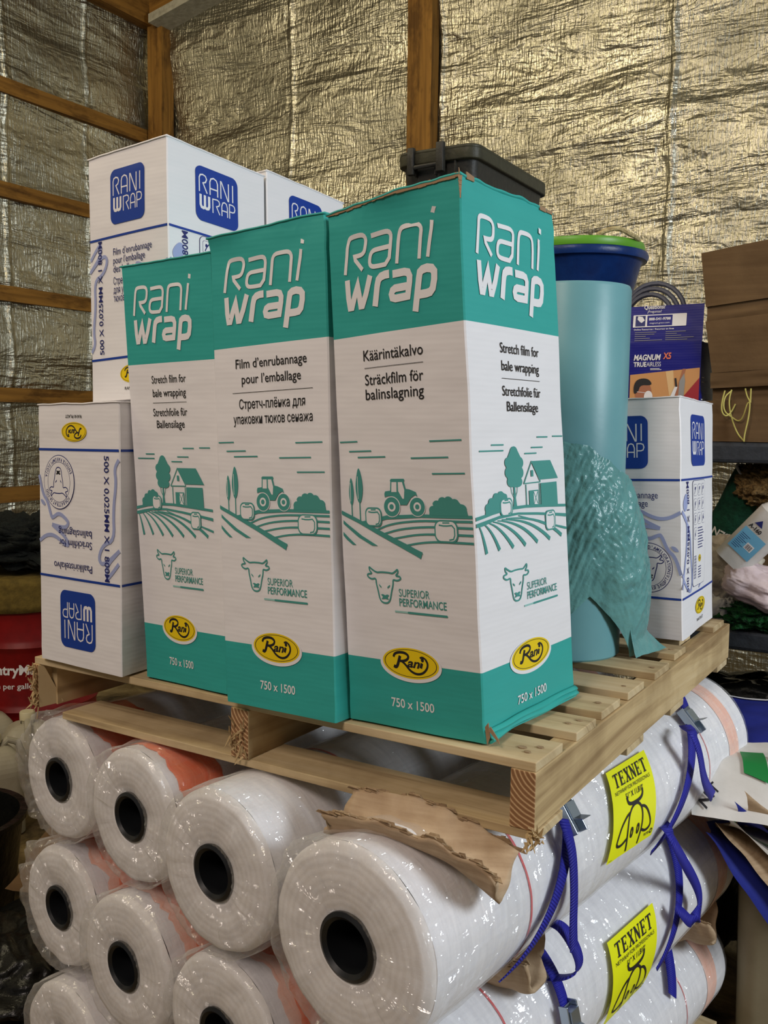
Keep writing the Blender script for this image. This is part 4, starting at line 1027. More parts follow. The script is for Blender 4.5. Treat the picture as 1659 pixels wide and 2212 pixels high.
def label_art():
    A = Art(); k = M['black']; w_, h_ = .195, .150
    def letter(x, y, wd, h, segs):
        for (p, q, t) in segs: A.stroke([(x + p[0] * wd, y + p[1] * h), (x + q[0] * wd, y + q[1] * h)], t * wd, k, 2)
    ser = lambda x0, x1, y: ((x0, y), (x1, y), .10)
    L = {'T': [((.5, 0), (.5, 1), .24), ((.02, .96), (.98, .96), .11), ((.06, .80), (.06, 1), .08), ((.94, .80), (.94, 1), .08), ser(.25, .75, .03)],
         'E': [((.25, 0), (.25, 1), .24), ((.05, .96), (.92, .96), .10), ((.05, .04), (.92, .04), .10), ((.2, .5), (.68, .5), .10), ((.88, .75), (.88, 1), .08), ((.88, 0), (.88, .25), .08), ((.68, .36), (.68, .64), .08)],
         'X': [((.14, .98), (.86, .02), .22), ((.86, .98), (.14, .02), .10), ser(.0, .40, .97), ser(.62, 1, .97), ser(.0, .36, .03), ser(.6, 1, .03)],
         'N': [((.15, 0), (.15, 1), .10), ((.15, .97), (.85, .03), .24), ((.85, 0), (.85, 1), .10), ser(.0, .3, .97), ser(.68, 1, .97), ser(.0, .32, .03)]}
    x = .020
    for ch in 'TEXNET':
        letter(x, .116, .0225, .0235, L[ch]); x += .0265
    A.text('NETWRAP FOR PROFESSIONALS', .0975, .1045, .0065, k, 2, 'C', width=.165)
    A.text('51” X 11,810’', .098, .0905, .0095, k, 2, 'C', width=.080, bold=.01)
    q = .0046
    A.stroke([(.062, .094), (.063, .086), (.069, .0815), (.080, .079), (.098, .0785), (.116, .079), (.127, .0815), (.133, .086), (.134, .094)], q * 1.25, k, 2, smooth=1)
    A.stroke([(.073, .004), (.066, .030), (.066, .052), (.072, .066), (.084, .074), (.098, .0765), (.112, .074), (.124, .066), (.130, .052), (.130, .030), (.123, .004)], q, k, 2, smooth=2)
    A.stroke([(.072, .066), (.056, .063), (.036, .050), (.022, .030), (.026, .022), (.046, .019), (.066, .026)], q, k, 2, smooth=2)
    A.stroke([(.124, .066), (.140, .063), (.158, .050), (.172, .030), (.168, .022), (.150, .019), (.130, .026)], q, k, 2, smooth=2)
    for ex in (.084, .112): A.poly(ell(ex, .032, .0065, .0090, 24), k, 2, [ell(ex, .032, .0026, .0045, 16)])
    A.text('POLYTEX', .150, .0095, .0045, k, 2, width=.022, bold=.03); A.poly(ell(.181, .012, .0060, .0045, 16), k, 2, [ell(.181, .012, .0036, .0026, 12)])
    A.text('texnet', .005, .003, .0026, k, 2, width=.012)
    return A
def roll_label(root, r, quad, seed=0):
    """quad: (y, angle in degrees) at top-left, top-right, bottom-right, bottom-left"""
    w_, h_ = .195, .150
    def F(x, y, off):
        a, t = x / w_, y / h_
        yy = (quad[3][0] * (1 - a) + quad[2][0] * a) * (1 - t) + (quad[0][0] * (1 - a) + quad[1][0] * a) * t
        an = (quad[3][1] * (1 - a) + quad[2][1] * a) * (1 - t) + (quad[0][1] * (1 - a) + quad[1][1] * a) * t
        rr = r + .0075 + off + .0008 * nz(x * 30, y * 30, seed); th = math.radians(an)
        return Vector((rr * math.cos(th), yy, rr * math.sin(th)))
    mb = MB(); mb.grid(lambda u_, v_: F(u_ * w_, v_ * h_, 0), 12, 14, 0)
    mats = [M['label']]; label_art().put(mb, F, mats, [w_ * i / 12 for i in range(1, 12)], [h_ * i / 14 for i in range(1, 14)])
    mb.build('label', mats, root, sharp=0)['label'] = 'fluorescent yellow paper label with a black line drawing of a cow'

r4 = None
net_roll('wrapped roll with a bright orange band, top row, far left end under the pallet', -1.047, .005, -.249, .128, 'orange', .034, 1, .0455, 'left')
net_roll('wrapped roll with a wide orange band, second from the left in the top row', -.790, -.040, -.252, .130, 'orange2', .012, 2, .0465)
net_roll('white wrapped roll with a thin red thread, third from the left in the top row', -.525, -.105, -.262, .140, 'red', .010, 3, .048)
r4 = net_roll('largest white wrapped roll, nearest the camera under the pallet corner, with upper yellow label', -.225, -.150, -.276, .155, 'red', .012, 4, .052)
net_roll('wrapped roll with orange band, middle row, directly below the far left one', -1.048, .0, -.522, .128, 'pink', .030, 5, .046, 'left')
net_roll('wrapped roll with orange band, second from the left in the middle row', -.787, -.065, -.533, .134, 'pink', .014, 6, .047)
net_roll('wrapped roll with orange band, third from left in middle row, cut by the picture edge', -.515, -.105, -.545, .136, 'pink', .012, 7, .047)
r8 = net_roll('white wrapped roll below the largest one, carrying the lower yellow label', -.230, -.150, -.574, .147, 'red', .010, 8, .050)
net_roll('plain end of a white wrapped roll at the bottom left picture corner', -1.005, -.035, -.795, .133, 'red', .010, 9, .046)
net_roll('wrapped roll in the bottom row, second from the left, under two others', -.787, -.060, -.802, .132, 'red', .006, 10, .046)
net_roll('wrapped roll in the bottom row, third from the left, under two others', -.515, -.105, -.822, .134, 'red', .006, 11, .046)
r12 = net_roll('lowest white wrapped roll on the right, loose strap end hanging over it', -.230, -.150, -.858, .134, 'red', .010, 12, .046)
roll_label(r4, .155, ((.600, 46), (.768, 46), (.708, -9), (.510, -5)))
roll_label(r8, .147, ((.606, 33), (.812, 32), (.755, -28), (.565, -24)), 3)
base_T = lambda p: OP + RX * p.x + AX * p.y + Vector((0, 0, p.z))
pallet('wooden_pallet', 'wooden pallet on the floor under the lowest wrapped rolls', lambda p: base_T(p + Vector((0, 0, -.992))), 1.2, 1.2,
       [(b, b + .12, -1.18, -.09, 0) for b in (-.1, .08, .26, .44, .62, .80, .98)], [(-.1, .0, -1.18, -.09), (.98, 1.1, -1.18, -.09)], [(-1.18, -1.14, -.1, 1.1), (-.65, -.61, -.1, 1.1), (-.13, -.09, -.1, 1.1)], origin=base_T(Vector((-.1, -.1, -.992))))

# ---- blue straps
def ribbon(mb, pts, wdir, wd, mi=0, n=40, th=.0012):
    P_ = [Vector(p) for p in pts]
    for _ in range(3):
        q = [P_[0]]
        for i in range(len(P_) - 1): q += [P_[i] * .75 + P_[i + 1] * .25, P_[i] * .25 + P_[i + 1] * .75]
        P_ = q + [P_[-1]]
    L = 0; vs = []; uv = []; N = len(P_)
    for i, p in enumerate(P_):
        if i: L += (p - P_[i - 1]).length
        d = (P_[min(i + 1, N - 1)] - P_[max(i - 1, 0)]).normalized()
        w0 = wdir(i / (N - 1)) if callable(wdir) else Vector(wdir)
        w0 = (w0 - d * w0.dot(d)).normalized() * wd / 2
        vs += [p - w0, p + w0]; uv += [(L, 0), (L, wd)]
    mb.add(vs, [(2 * i, 2 * i + 1, 2 * i + 3, 2 * i + 2) for i in range(N - 1)], mi, uv, True)
def strap(label, root, r, y0, k, a0, a1, buckle_a, tail, tail_w=None, name='strap'):
    """webbing lying round a roll, a cam buckle on it and a free tail"""
    F = root.matrix_world.copy() if False else None
    fr = _frames[root.name]
    def on(an, dr=.011): th = math.radians(an); return fr @ Vector(((r + dr) * math.cos(th), y0 + k * an, (r + dr) * math.sin(th)))
    o = on(buckle_a if buckle_a is not None else a0)
    t = thing('strap', label, 'strap', o, None, 'blue straps on the rolls')
    mb = MB(); ribbon(mb, [on(a0 + (a1 - a0) * i / 24) - o for i in range(25)], AX, .026); mb.build('webbing', [M['strap']], t, sharp=0, solid=.0018)
    if tail:
        mb = MB(); ribbon(mb, [PL(*p) - o for p in tail], tail_w or AX, .025); mb.build('loose_end', [M['strap']], t, sharp=0, solid=.0018)
    if buckle_a is not None:
        mb = MB(); B = lambda x, y, z: None
        th = math.radians(buckle_a); up = (fr.to_3x3() @ Vector((-math.sin(th), k * 57.3 * .3, math.cos(th)))).normalized(); out = (fr.to_3x3() @ Vector((math.cos(th), 0, math.sin(th)))).normalized(); sd = up.cross(out).normalized()
        T = lambda p: sd * p.x + out * p.y + up * p.z
        mb.box(-.0175, -.0145, -.002, .016, -.030, .032, 0, T); mb.box(.0145, .0175, -.002, .016, -.030, .032, 0, T)
        mb.box(-.0145, .0145, .000, .002, -.028, .026, 0, T); mb.build('buckle_frame', [M['zinc']], t, bevel=.001)
        mb = MB(); mb.box(-.013, .013, .004, .019, -.006, .022, 0, T); mb.add([T(Vector(p)) for p in ((-.013, .018, -.004), (.013, .018, -.004), (.013, .036, -.012), (-.013, .036, -.012))], [(0, 1, 2, 3)], 0)
        mb.build('cam_lever', [M['zinc']], t, solid=.0012)
    return t
_frames = {}
for rr_, (a, b, c) in ((r4, (-.225, -.150, -.276)), (r8, (-.230, -.150, -.574)), (r12, (-.230, -.150, -.858))): _frames[rr_.name] = roll_frame(a, b, c)
HZ = lambda f: AX
strap('blue strap around the near end of the upper roll, straight tail hanging from its buckle', r4, .155, .318, .0026, 74, -40, 36, [(-.035, .205, -.165), (-.020, .192, -.184), (-.012, .195, -.22), (-.010, .201, -.286), (-.010, .200, -.342), (-.010, .207, -.385)])
strap('blue strap around the far end of the upper roll, tail hanging down beside it', r4, .155, .850, .0033, 74, -30, 45, [(.02, .760, -.145), (.05, .705, -.140), (.065, .711, -.18), (.07, .738, -.252), (.07, .826, -.312)])
strap('blue strap around the near end of the lower roll, its tail twisted into a loop', r8, .147, .402, .0004, 80, -40, 14, [(-.09, .217, -.362), (-.06, .206, -.350), (-.030, .211, -.356), (-.020, .256, -.419), (-.020, .270, -.456), (-.035, .247, -.466), (-.068, .256, -.48)])
strap('blue strap around the far end of the lower roll with a big hanging loop', r8, .147, .86, .0027, 80, -20, None, [(.005, .655, -.320), (.04, .585, -.308), (.06, .608, -.364), (.06, .769, -.495), (.06, .802, -.552), (.06, .737, -.566), (.05, .688, -.524), (.037, .68, -.505)])
strap('blue strap end lying over the lowest roll on the right', r12, .134, .86, .0033, 82, 34, None, None)

# ---- pressed paperboard cradles between the layers of rolls
def cradle(label, p0, p1, width, depth, th=.010, seed=0, flip=False, arch=0.0):
    """open V-shaped trough from p0 to p1 (PL coordinates), ragged rim"""
    a, b = PL(*p0), PL(*p1); L = (b - a).length; d = (b - a).normalized(); s = Vector((0, 0, 1)).cross(d).normalized(); up = d.cross(s)
    o = a
    t = thing('paperboard_cradle', label, 'paperboard', o, None, 'paperboard cradles between the rolls')
    mb = MB()
    def f(u_, v_):
        q = (v_ - .5) * 2; w_ = width / 2 * math.copysign(abs(q) ** .8, q)
        h = depth * abs(q) ** 1.5 * (1 + .22 * nz(u_ * 7 + seed, v_ * 2, 1) * (abs(q) > .6)) + .010 * nz(u_ * 3, q, seed)
        x = u_ * L + .018 * nz(v_ * 4, seed, u_ * 5) * (1 if u_ in (0, 1) else 0)
        return d * x + s * w_ + up * ((-h if flip else h) + arch * math.sin(PI * u_) ** .8 * (1 - .4 * abs(q)))
    mb.grid(f, 34, 22, 0)
    mb.build('trough', [M['pulp']], t, sharp=0, solid=th)
    k = MB(); random.seed(seed + 5)
    for e in (0.0, 1.0):
        for i in range(60):
            u_ = random.random(); p = Vector(f(u_, e)); q = d * random.uniform(.004, .014)
            n_ = s * random.uniform(-.006, .006) + up * random.uniform(-.001, .007)
            k.add([p - q, p + q, p + q * .5 + n_, p - q * .7 + n_ * .8], [(0, 1, 2, 3)], 0)
    tag(k.build('torn_rim', [M['pulpdark']], t, solid=.002), kind='stuff')
    return t
cradle('torn paperboard cradle lying on the largest roll right under the pallet edge', (-.305, -.075, -.150), (-.030, -.045, -.195), .105, .052, .007, 1, arch=.040)
cradle('paperboard cradle poking out between the two labelled rolls, near end', (-.165, .150, -.452), (-.058, .165, -.450), .13, .075, .008, 2)
cradle('paperboard cradle poking out between the two labelled rolls, far end', (-.050, .985, -.425), (.048, 1.0, -.415), .13, .070, .007, 3)
cradle('pale paperboard cradle under the far end of the lower labelled roll', (-.060, .955, -.735), (.060, .97, -.715), .13, .075, .008, 4)

# ================================================================== rolled teal film with its loose outer sheet
FC = PL(-.235, .690, 0)
t = thing('film_roll', 'standing roll of pale teal stretch film with a loose outer sheet, behind the torn carton', 'film roll', FC)
mb = MB(); mb.lathe([(.042, .0), (.120, .0), (.1235, .004), (.1235, .35), (.124, .768), (.121, .775), (.042, .775), (.038, .70)], 72, 0); mb.build('film_body', [M['tealroll']], t, sharp=40)
mb = MB(); mb.lathe([(.036, -.0), (.042, .0), (.042, .785), (.036, .785), (.036, 0)], 40, 0); mb.build('core_tube', [M['pulp']], t)
mb = MB()
def loose(u_, v_):
    th = -2.35 + u_ * 2.45
    top = .455 - .17 * max(0, u_ - .30) ** 1.0 + .012 * nz(u_ * 9, 1, 1)
    low = .135 * max(0, 1 - abs(u_ - .42) / .30) ** .6 + .004
    z = top + (low - top) * v_
    out = .003 + .012 * math.sin(PI * v_) + (.050 * max(0, u_ - .50) / .5) * math.sin(PI * min(1, .10 + v_ * .55)) + .030 * max(0, v_ - .6) * max(0, u_ - .55) / .45
    d1 = u_ * 4.2 + v_ * 2.1; d2 = u_ * 1.2 - v_ * 2.6
    fold = .011 * abs(nz(d1 * 1.6, d2 * .5, 3)) + .008 * abs(nz(d1 * 4, d2 * .9, 8)) + .0045 * abs(nz(d1 * 10, d2 * 2.4, 2)) + .002 * nz(u_ * 30, v_ * 30, 5)
    r = .1245 + max(.001, out + fold * (.35 + 1.0 * math.sin(PI * min(1, v_ + .10))) * min(1, .4 + u_ * 1.4))
    return (r * math.cos(th), r * math.sin(th), max(.003, z))
mb.grid(loose, 150, 100, 0, uvscale=(1, 1))
mb.build('loose_sheet', [M['tealloose']], t, sharp=0)
mb = MB()
def tailf(u_, v_):   # the corner of the loose sheet trailing over the deck boards
    th = -.62 + u_ * .60; s_ = v_
    r = .150 + s_ * (.020 + .060 * u_ ** 2)
    z = .085 * (1 - s_) ** 1.3 + .005 + .014 * abs(nz(u_ * 3.2, s_ * 2.5, 4)) * (1 - .5 * s_)
    return (r * math.cos(th), r * math.sin(th), z)
mb.grid(tailf, 40, 24, 0); mb.build('trailing_corner', [M['tealloose']], t, sharp=0)

# ================================================================== tote on top
def rounded_box(mb, w_, d_, h_, r, taper, T, mi=0, z0=0, n=6, top=True, bottom=True, lip=0):
    rings = []
    for z, k in ((0, 1 - taper), (h_, 1.0)):
        rings.append([Vector((x * k, y * k, z0 + z)) for x, y in rrect(-w_ / 2, -d_ / 2, w_ / 2, d_ / 2, r, n)])
    N = len(rings[0]); vs = [T(p) for q in rings for p in q]
    fs = [(i, (i + 1) % N, N + (i + 1) % N, N + i) for i in range(N)]
    mb.add(vs, fs, mi, None, True)
    if bottom: mb.add([T(p) for p in reversed(rings[0])], [tuple(range(N))], mi)
    if top: mb.add([T(p) for p in rings[1]], [tuple(range(N))], mi)
TO = PL(-.672, 1.100, .990); tyaw = -(YAW - .02)
t = thing('storage_tote', 'black plastic tote with a dark lid, high behind the torn teal carton', 'tote', TO, (0, 0, tyaw))
ID = lambda p: p
tw, td, thh = .205, .46, .145
mb = MB(); rounded_box(mb, tw, td, thh, .03, .10, ID, n=8, top=False)
for s_ in (-1, 1):
    for x in (-.055, .0, .055): mb.box(x - .0015, x + .0015, s_ * (td / 2 + .001) - .006, s_ * (td / 2 + .001) + .006, thh - .032, thh)
mb.build('tub_body', [M['tote']], t, sharp=40)
mb = MB(); rounded_box(mb, tw + .022, td + .022, .026, .036, .0, ID, z0=thh - .004, n=8, top=False); rounded_box(mb, tw + .020, td + .020, .010, .034, -.0, ID, z0=thh + .021, n=8)
rounded_box(mb, tw - .02, td - .02, .006, .03, -.0, ID, z0=thh + .030, n=8)
mb.build('lid', [M['totelid']], t, sharp=40, bevel=.003)
mb = MB()
mb.tube([(-.060, -td / 2 - .014, thh + .032), (-.060, -td / 2 - .018, thh + .01), (-.058, -td / 2 - .016, thh - .02), (-.052, -td / 2 - .016, thh - .012), (.022, -td / 2 - .016, thh - .010)], .006, 8)
mb.box(.010, .030, -td / 2 - .024, -td / 2 - .008, thh - .030, thh + .040); mb.box(-.072, -.054, -td / 2 - .022, -td / 2 - .008, thh - .030, thh + .036)
mb.build('latch_handle', [M['tote']], t, bevel=.003)

# ================================================================== grey plastic shelving along the end wall
SE = EB; SN = NB                                  # along the shelf, out towards the room
SO = Vector((1.06, 2.985, 0))
def SH(x, y, z): return SO + SE * x + SN * y + Vector((0, 0, z))      # x along (0 at the photo's visible left), y negative = deeper
t = thing('shelving_unit', 'dark grey plastic shelving unit loaded with junk at the right', 'shelving', SH(0, 0, 0))
for z in (.30, .895, 1.485):
    mb = MB(); T = lambda p: SH(p.x, p.y, p.z) - SH(0, 0, 0)
    mb.box(-.95, .62, -.46, .0, z, z + .065, 0, T); mb.build('shelf_board', [M['shelf']], t, bevel=.012)
for x in (-.90, .57):
    for y in (-.41, -.05):
        mb = MB(); pr = [(.032, 0), (.032, .30), (.026, .30), (.026, .895), (.026, 1.485)]
        mb.lathe(pr, 16, 0, lambda p, x=x, y=y: SH(x, y, 0) - SH(0, 0, 0) + p); mb.build('post', [M['shelf']], t)
ZS, ZM = 1.550, .960

# muck tubs nested, on a plain carton on the shelf
def square2(x, y, wx, dy, z0, h):
    q = [SH(x, y, z0), SH(x + wx, y, z0), SH(x + wx, y - dy, z0), SH(x, y - dy, z0)]
    return [tuple(c) for c in q] + [tuple(c + Vector((0, 0, h))) for c in q]
carton('plain brown carton on the top shelf under the blue tub', square2(-.74, -.12, .34, .33, ZS, .20), [], {}, (1, 1), [M['brown']], None, .001, (.0005, .0005), 41)
TC = SH(-.590, -.285, ZS + .204)
def tub(name, label, z, mat, r0, r1, h, handles):
    t = thing(name, label, 'tub', TC + Vector((0, 0, z)))
    mb = MB(); mb.lathe([(0, .0), (r0, .0), (r0 + (r1 - r0) * .5, h * .5), (r1, h - .035), (r1 + .006, h - .03), (r1 + .020, h - .028), (r1 + .026, h - .012), (r1 + .022, h), (r1 + .002, h), (r1 - .004, h - .03), (r0, .01), (0, .008)], 72, 0)
    mb.build('tub_body', [mat], t, sharp=40)
    if handles:
        for an in handles:
            mb = MB(); pts = []
            for i in range(13):
                q = i / 12; a_ = an + (q - .5) * .95
                pts.append(((r1 + .008 + .026 * math.sin(PI * q)) * math.cos(a_), (r1 + .008 + .026 * math.sin(PI * q)) * math.sin(a_), h + .004 + .016 * math.sin(PI * q * 2) * (1 if q < .5 else .3) + .006 * math.sin(PI * q)))
            mb.tube(pts, .0085, 8); mb.build('rope_handle', [M['rope']], t)
    return t
tub('muck_tub', 'blue plastic muck tub with a rolled rim on the top shelf', 0, M['tub'], .125, .222, .455, None)
tub('muck_tub', 'green rimmed tub nested inside the blue one, with rope handles', .030, M['tubgreen'], .105, .208, .457, (-1.0,))

# paint sprayer carton, open flap standing up
def magnum():
    w_, d_, h_ = .335, .28, .315
    base = SH(-.418, -.02, ZS + .002)
    t = thing('sprayer_carton', 'dark blue paint sprayer carton with its lid flap standing open, on the top shelf', 'carton', base)
    u_, v_ = SE, -SN
    mb = MB(); mats = [M['magblue'], M['kraft']]
    T = lambda p: u_ * p.x + v_ * p.y + Vector((0, 0, p.z))
    for q in (((0, 0, 0), (w_, 0, 0), (w_, 0, h_), (0, 0, h_)), ((w_, 0, 0), (w_, d_, 0), (w_, d_, h_), (w_, 0, h_)), ((w_, d_, 0), (0, d_, 0), (0, d_, h_), (w_, d_, h_)), ((0, d_, 0), (0, 0, 0), (0, 0, h_), (0, d_, h_)), ((0, d_, 0), (w_, d_, 0), (w_, 0, 0), (0, 0, 0))):
        mb.add([T(Vector(p)) for p in q], [(0, 1, 2, 3)], 0)
    A = Art(); Wk = M['whiteink']; x0 = .108
    A.poly([(x0 + .003, -.0 + .002), (w_ - .002, .002), (w_ - .002, .232), (x0 + .003, .212)], M['tan'], 1)
    A.poly([(x0 + .12, .002), (x0 + .14, .10), (x0 + .118, .222), (x0 + .142, .225), (x0 + .155, .10), (x0 + .150, .002)], M['tan2'], 2)
    A.poly([(w_ - .075, .1), (w_ - .045, .229), (w_ - .055, .229), (w_ - .088, .1)], M['skin'], 3)
    A.poly([(w_ - .002, .20), (w_ - .055, .135), (w_ - .10, .12), (w_ - .06, .075), (w_ - .09, .002), (w_ - .002, .002)], M['redink'], 3)
    A.poly([(w_ - .072, .002), (w_ - .064, .19), (w_ - .050, .215), (w_ - .046, .19), (w_ - .058, .002)], M['greyink'], 4)
    hx, hy = x0 + .048, .155
    A.poly([(x0 + .004, .002), (x0 + .004, .080), (x0 + .022, .112), (x0 + .045, .100), (x0 + .085, .060), (x0 + .10, .045), (x0 + .10, .002)], M['black'], 3)
    A.poly([(x0 + .062, .055), (x0 + .105, .062), (x0 + .130, .095), (x0 + .124, .103), (x0 + .104, .082), (x0 + .085, .086)], M['skin'], 4)
    A.poly(ell(hx, hy, .027, .036, 30), M['skin'], 4); A.poly([(hx - .004, hy - .028), (hx - .02, hy - .02), (hx - .02, hy - .055), (hx + .006, hy - .050)], M['skin'], 4)
    A.poly(chaikin([(hx - .031, hy - .008), (hx - .033, hy + .022), (hx - .020, hy + .044), (hx + .012, hy + .046), (hx + .028, hy + .030), (hx + .022, hy + .022), (hx - .010, hy + .024), (hx - .016, hy + .002)], 2, True), M['black'], 5)
    A.poly(ell(hx + .017, hy - .014, .014, .019, 24), Wk, 6); A.stroke([(hx - .02, hy + .002), (hx + .012, hy - .002)], .0015, Wk, 6)
    A.poly([(x0 + .118, .10), (x0 + .150, .175), (x0 + .158, .172), (x0 + .135, .095)], Wk, 5); A.stroke([(x0 + .154, .172), (x0 + .150, .20)], .006, M['black'], 6)
    A.poly(rrect(x0 - .004, .0, x0 + .042, .052, .010), M['greyink'], 7); A.poly(rrect(x0 + .004, .006, x0 + .034, .046, .012), M['navy'], 8)
    A.text('MAGNUM', x0 + .019, .019, .006, Wk, 9, 'C', width=.022, bold=.02); A.poly(ell(x0 + .019, .036, .003, .003, 12), Wk, 9)
    A.text('MAGNUM', x0 + .013, .259, .0185, Wk, 3, width=.088, bold=.030, shear=.2); A.text('X5', x0 + .108, .262, .0200, M['orangeink'], 3, width=.026, bold=.03, shear=.1)
    A.text('TRUE', x0 + .013, .2385, .0150, Wk, 3, width=.042, bold=.03); A.text('AIRLESS', x0 + .056, .2385, .0150, Wk, 3, width=.046)
    for i in range(2): A.rect(x0 + .068, .2305 - i * .0035, x0 + .098 + .006 * i, .2322 - i * .0035, Wk, 3)
    for q in (((.043, .285), (.055, .285), (.070, .262), (.062, .250), (.052, .256), (.058, .263)), ((.045, .246), (.060, .246), (.068, .256), (.056, .252), (.050, .256))): A.poly([(x + .008, y) for x, y in q], Wk, 3)
    A.text('GRACO', .072, .2335, .0085, Wk, 3, 'R', width=.052, bold=.03)
    for i, (y, wd) in enumerate(((.180, .045), (.172, .032), (.152, .030), (.145, .055))): A.rect(.078 - wd, y, .078, y + .0022, Wk, 3)
    A.stroke([(.062, .06), (.062, .12), (.072, .12), (.072, .06)], .0018, Wk, 3, True); 
    for i in range(4): A.stroke([(.064, .065 + i * .014), (.067, .073 + i * .014), (.070, .066 + i * .014)], .0016, Wk, 3)
    A.put(mb, lambda x, y, o: T(Vector((x, -o * 2, y))), mats, smooth=False)
    A2 = Art()
    for y in (.20, .185, .13, .115, .08, .07): A2.rect(.012, y, .045 + .02 * ((y * 100) % 2), y + .004, M['whiteink'], 2)
    A2.rect(.02, .052, .05, .062, M['orangeink'], 2)
    A2.put(mb, lambda x, y, o: T(Vector((w_ + o * 2, x, y))), mats, smooth=False)
    mb.build('body', mats, t, sharp=0)
    fh = .120
    FT = lambda x, y, o: T(Vector((x, .006 + y * .10 - o * 2 + .004 * math.sin(x * 9), h_ + y)))
    mb = MB(); mats = [M['magblue'], M['kraft']]
    mb.grid(lambda a, b: FT(a * w_, b * fh, 0), 8, 4, 0)
    A = Art(); A.text('Questions?', .178, .110, .0135, Wk, 2, 'C', width=.068, bold=.02); A.text('¿Preguntas?', .178, .098, .0085, Wk, 2, 'C', width=.046)
    A.poly(rrect(.110, .052, .282, .092, .002, 3), Wk, 2); A.rect(.156, .055, .237, .089, M['magblue'], 3)
    A.rect(.118, .055, .150, .089, M['navy'], 3); A.poly([(.126, .088), (.140, .086), (.148, .074), (.138, .066), (.132, .070), (.124, .078)], Wk, 4)
    A.text('888-541-9788', .1965, .0735, .0085, Wk, 4, 'C', width=.070, bold=.03); A.text('magnum.graco.com', .1965, .0620, .0055, Wk, 4, 'C', width=.064)
    A.text('Online Resources / Recursos en línea', .114, .0420, .0055, Wk, 3, width=.130, bold=.01)
    for c in range(2):
        for i in range(5): A.rect(.118 + c * .10, .034 - i * .0065, .118 + c * .10 + (.07, .064, .036, .05, .09)[(i + c) % 5], .0356 - i * .0065, M['greyink'], 3)
    A.put(mb, FT, mats, [w_ * i / 8 for i in range(1, 8)], None, smooth=False)
    mb.build('lid_flap', mats, t, sharp=0, solid=0.0)
    return t
magnum()
mb = MB(); hc = SH(-.285, -.17, ZS + .40)
for k in range(3):
    pts = [Vector(((.080 + .012 * k) * math.cos(a), .03 * k - .03, (.088 + .010 * k) * math.sin(a) + .012 * k)) for a in [i * 2 * PI / 26 for i in range(26)]]
    mb.tube([SE * p.x - SN * p.y + Vector((0, 0, p.z)) for p in pts], .0085, 8, 0, True)
o = mb.build('spray_hose', [M['hose']]); o.location = hc; tag(o, 'coiled grey hose sticking out of the open sprayer carton', 'hose')

# fan-folded brown cardboard
prof = [(-.030, 0.002), (-.010, .185), (-.040, .190), (-.020, .255), (.016, .262), (.004, .345), (-.005, .350), (.010, .545), (-.012, .552), (-.004, .635), (-.022, .640), (.006, .690), (.030, .860)]
t = thing('folded_cardboard', 'tall stack of fan-folded brown cardboard on the top shelf', 'cardboard', SH(.32, -.1, ZS))
zz_ = [(.002, .129, -.008, -.002, -.037, -.062), (.129, .168, -.032, -.028, -.047, -.047), (.168, .216, -.006, .002, -.050, -.050), (.216, .375, .002, .012, -.045, -.070), (.375, .420, .000, .002, -.068, -.068), (.420, .582, .012, .034, -.070, -.086)]
for k, (z0, z1, y0, y1, l0, l1) in enumerate(zz_):
    mb = MB()
    def pf(u_, v_, y0=y0, z0=z0, y1=y1, z1=z1, l0=l0, l1=l1, k=k):
        l_ = l0 + (l1 - l0) * v_; z = z0 + (z1 - z0) * v_
        return SH(l_ + (.70 - l_) * u_, (y0 + (y1 - y0) * v_) - .01 + .005 * nz(u_ * 4, v_ * 3, k), ZS + z + .106 * u_ * min(1, z / .58)) - SH(.32, -.1, ZS)
    mb.grid(pf, 16, 8, 0)
    for e in (0, 1):
        mb.grid(lambda u_, v_, e=e: Vector(pf(u_, e)) - SN * (.30 * v_) + Vector((0, 0, -.0015 + .003 * (1 - e))), 16, 3, 0)
    mb.grid(lambda u_, v_: Vector(pf(0, u_)) - SN * (.30 * v_), 8, 3, 0)
    mb.build('cardboard_panel', [M['brown']], t, sharp=0)
mb = MB()
def tw(pts): mb.tube([SH(x * .80 - .030, .006 + .010 * math.sin(x * 60), ZS + z * .93) - SH(.1, 0, ZS) for x, z in pts], .0022, 6)
tw(chaikin([(.038, .172), (.028, .13), (.030, .10), (.045, .085), (.062, .10), (.075, .128)], 2)); tw(chaikin([(.060, .175), (.052, .14), (.060, .09), (.085, .03), (.118, .004)], 2))
tw(chaikin([(.060, .172), (.036, .150), (.036, .105), (.062, .085), (.090, .068), (.110, .085), (.122, .130), (.130, .132)], 2)); tw(chaikin([(.112, .178), (.122, .150), (.134, .135), (.130, .08), (.118, .03), (.116, .006)], 2)); tw([(.134, .178), (.134, .132)])
o = mb.build('twine', [M['twine']]); o.location = SH(.1, 0, ZS); tag(o, 'loops of yellow twine hanging on the brown cardboard', 'twine')

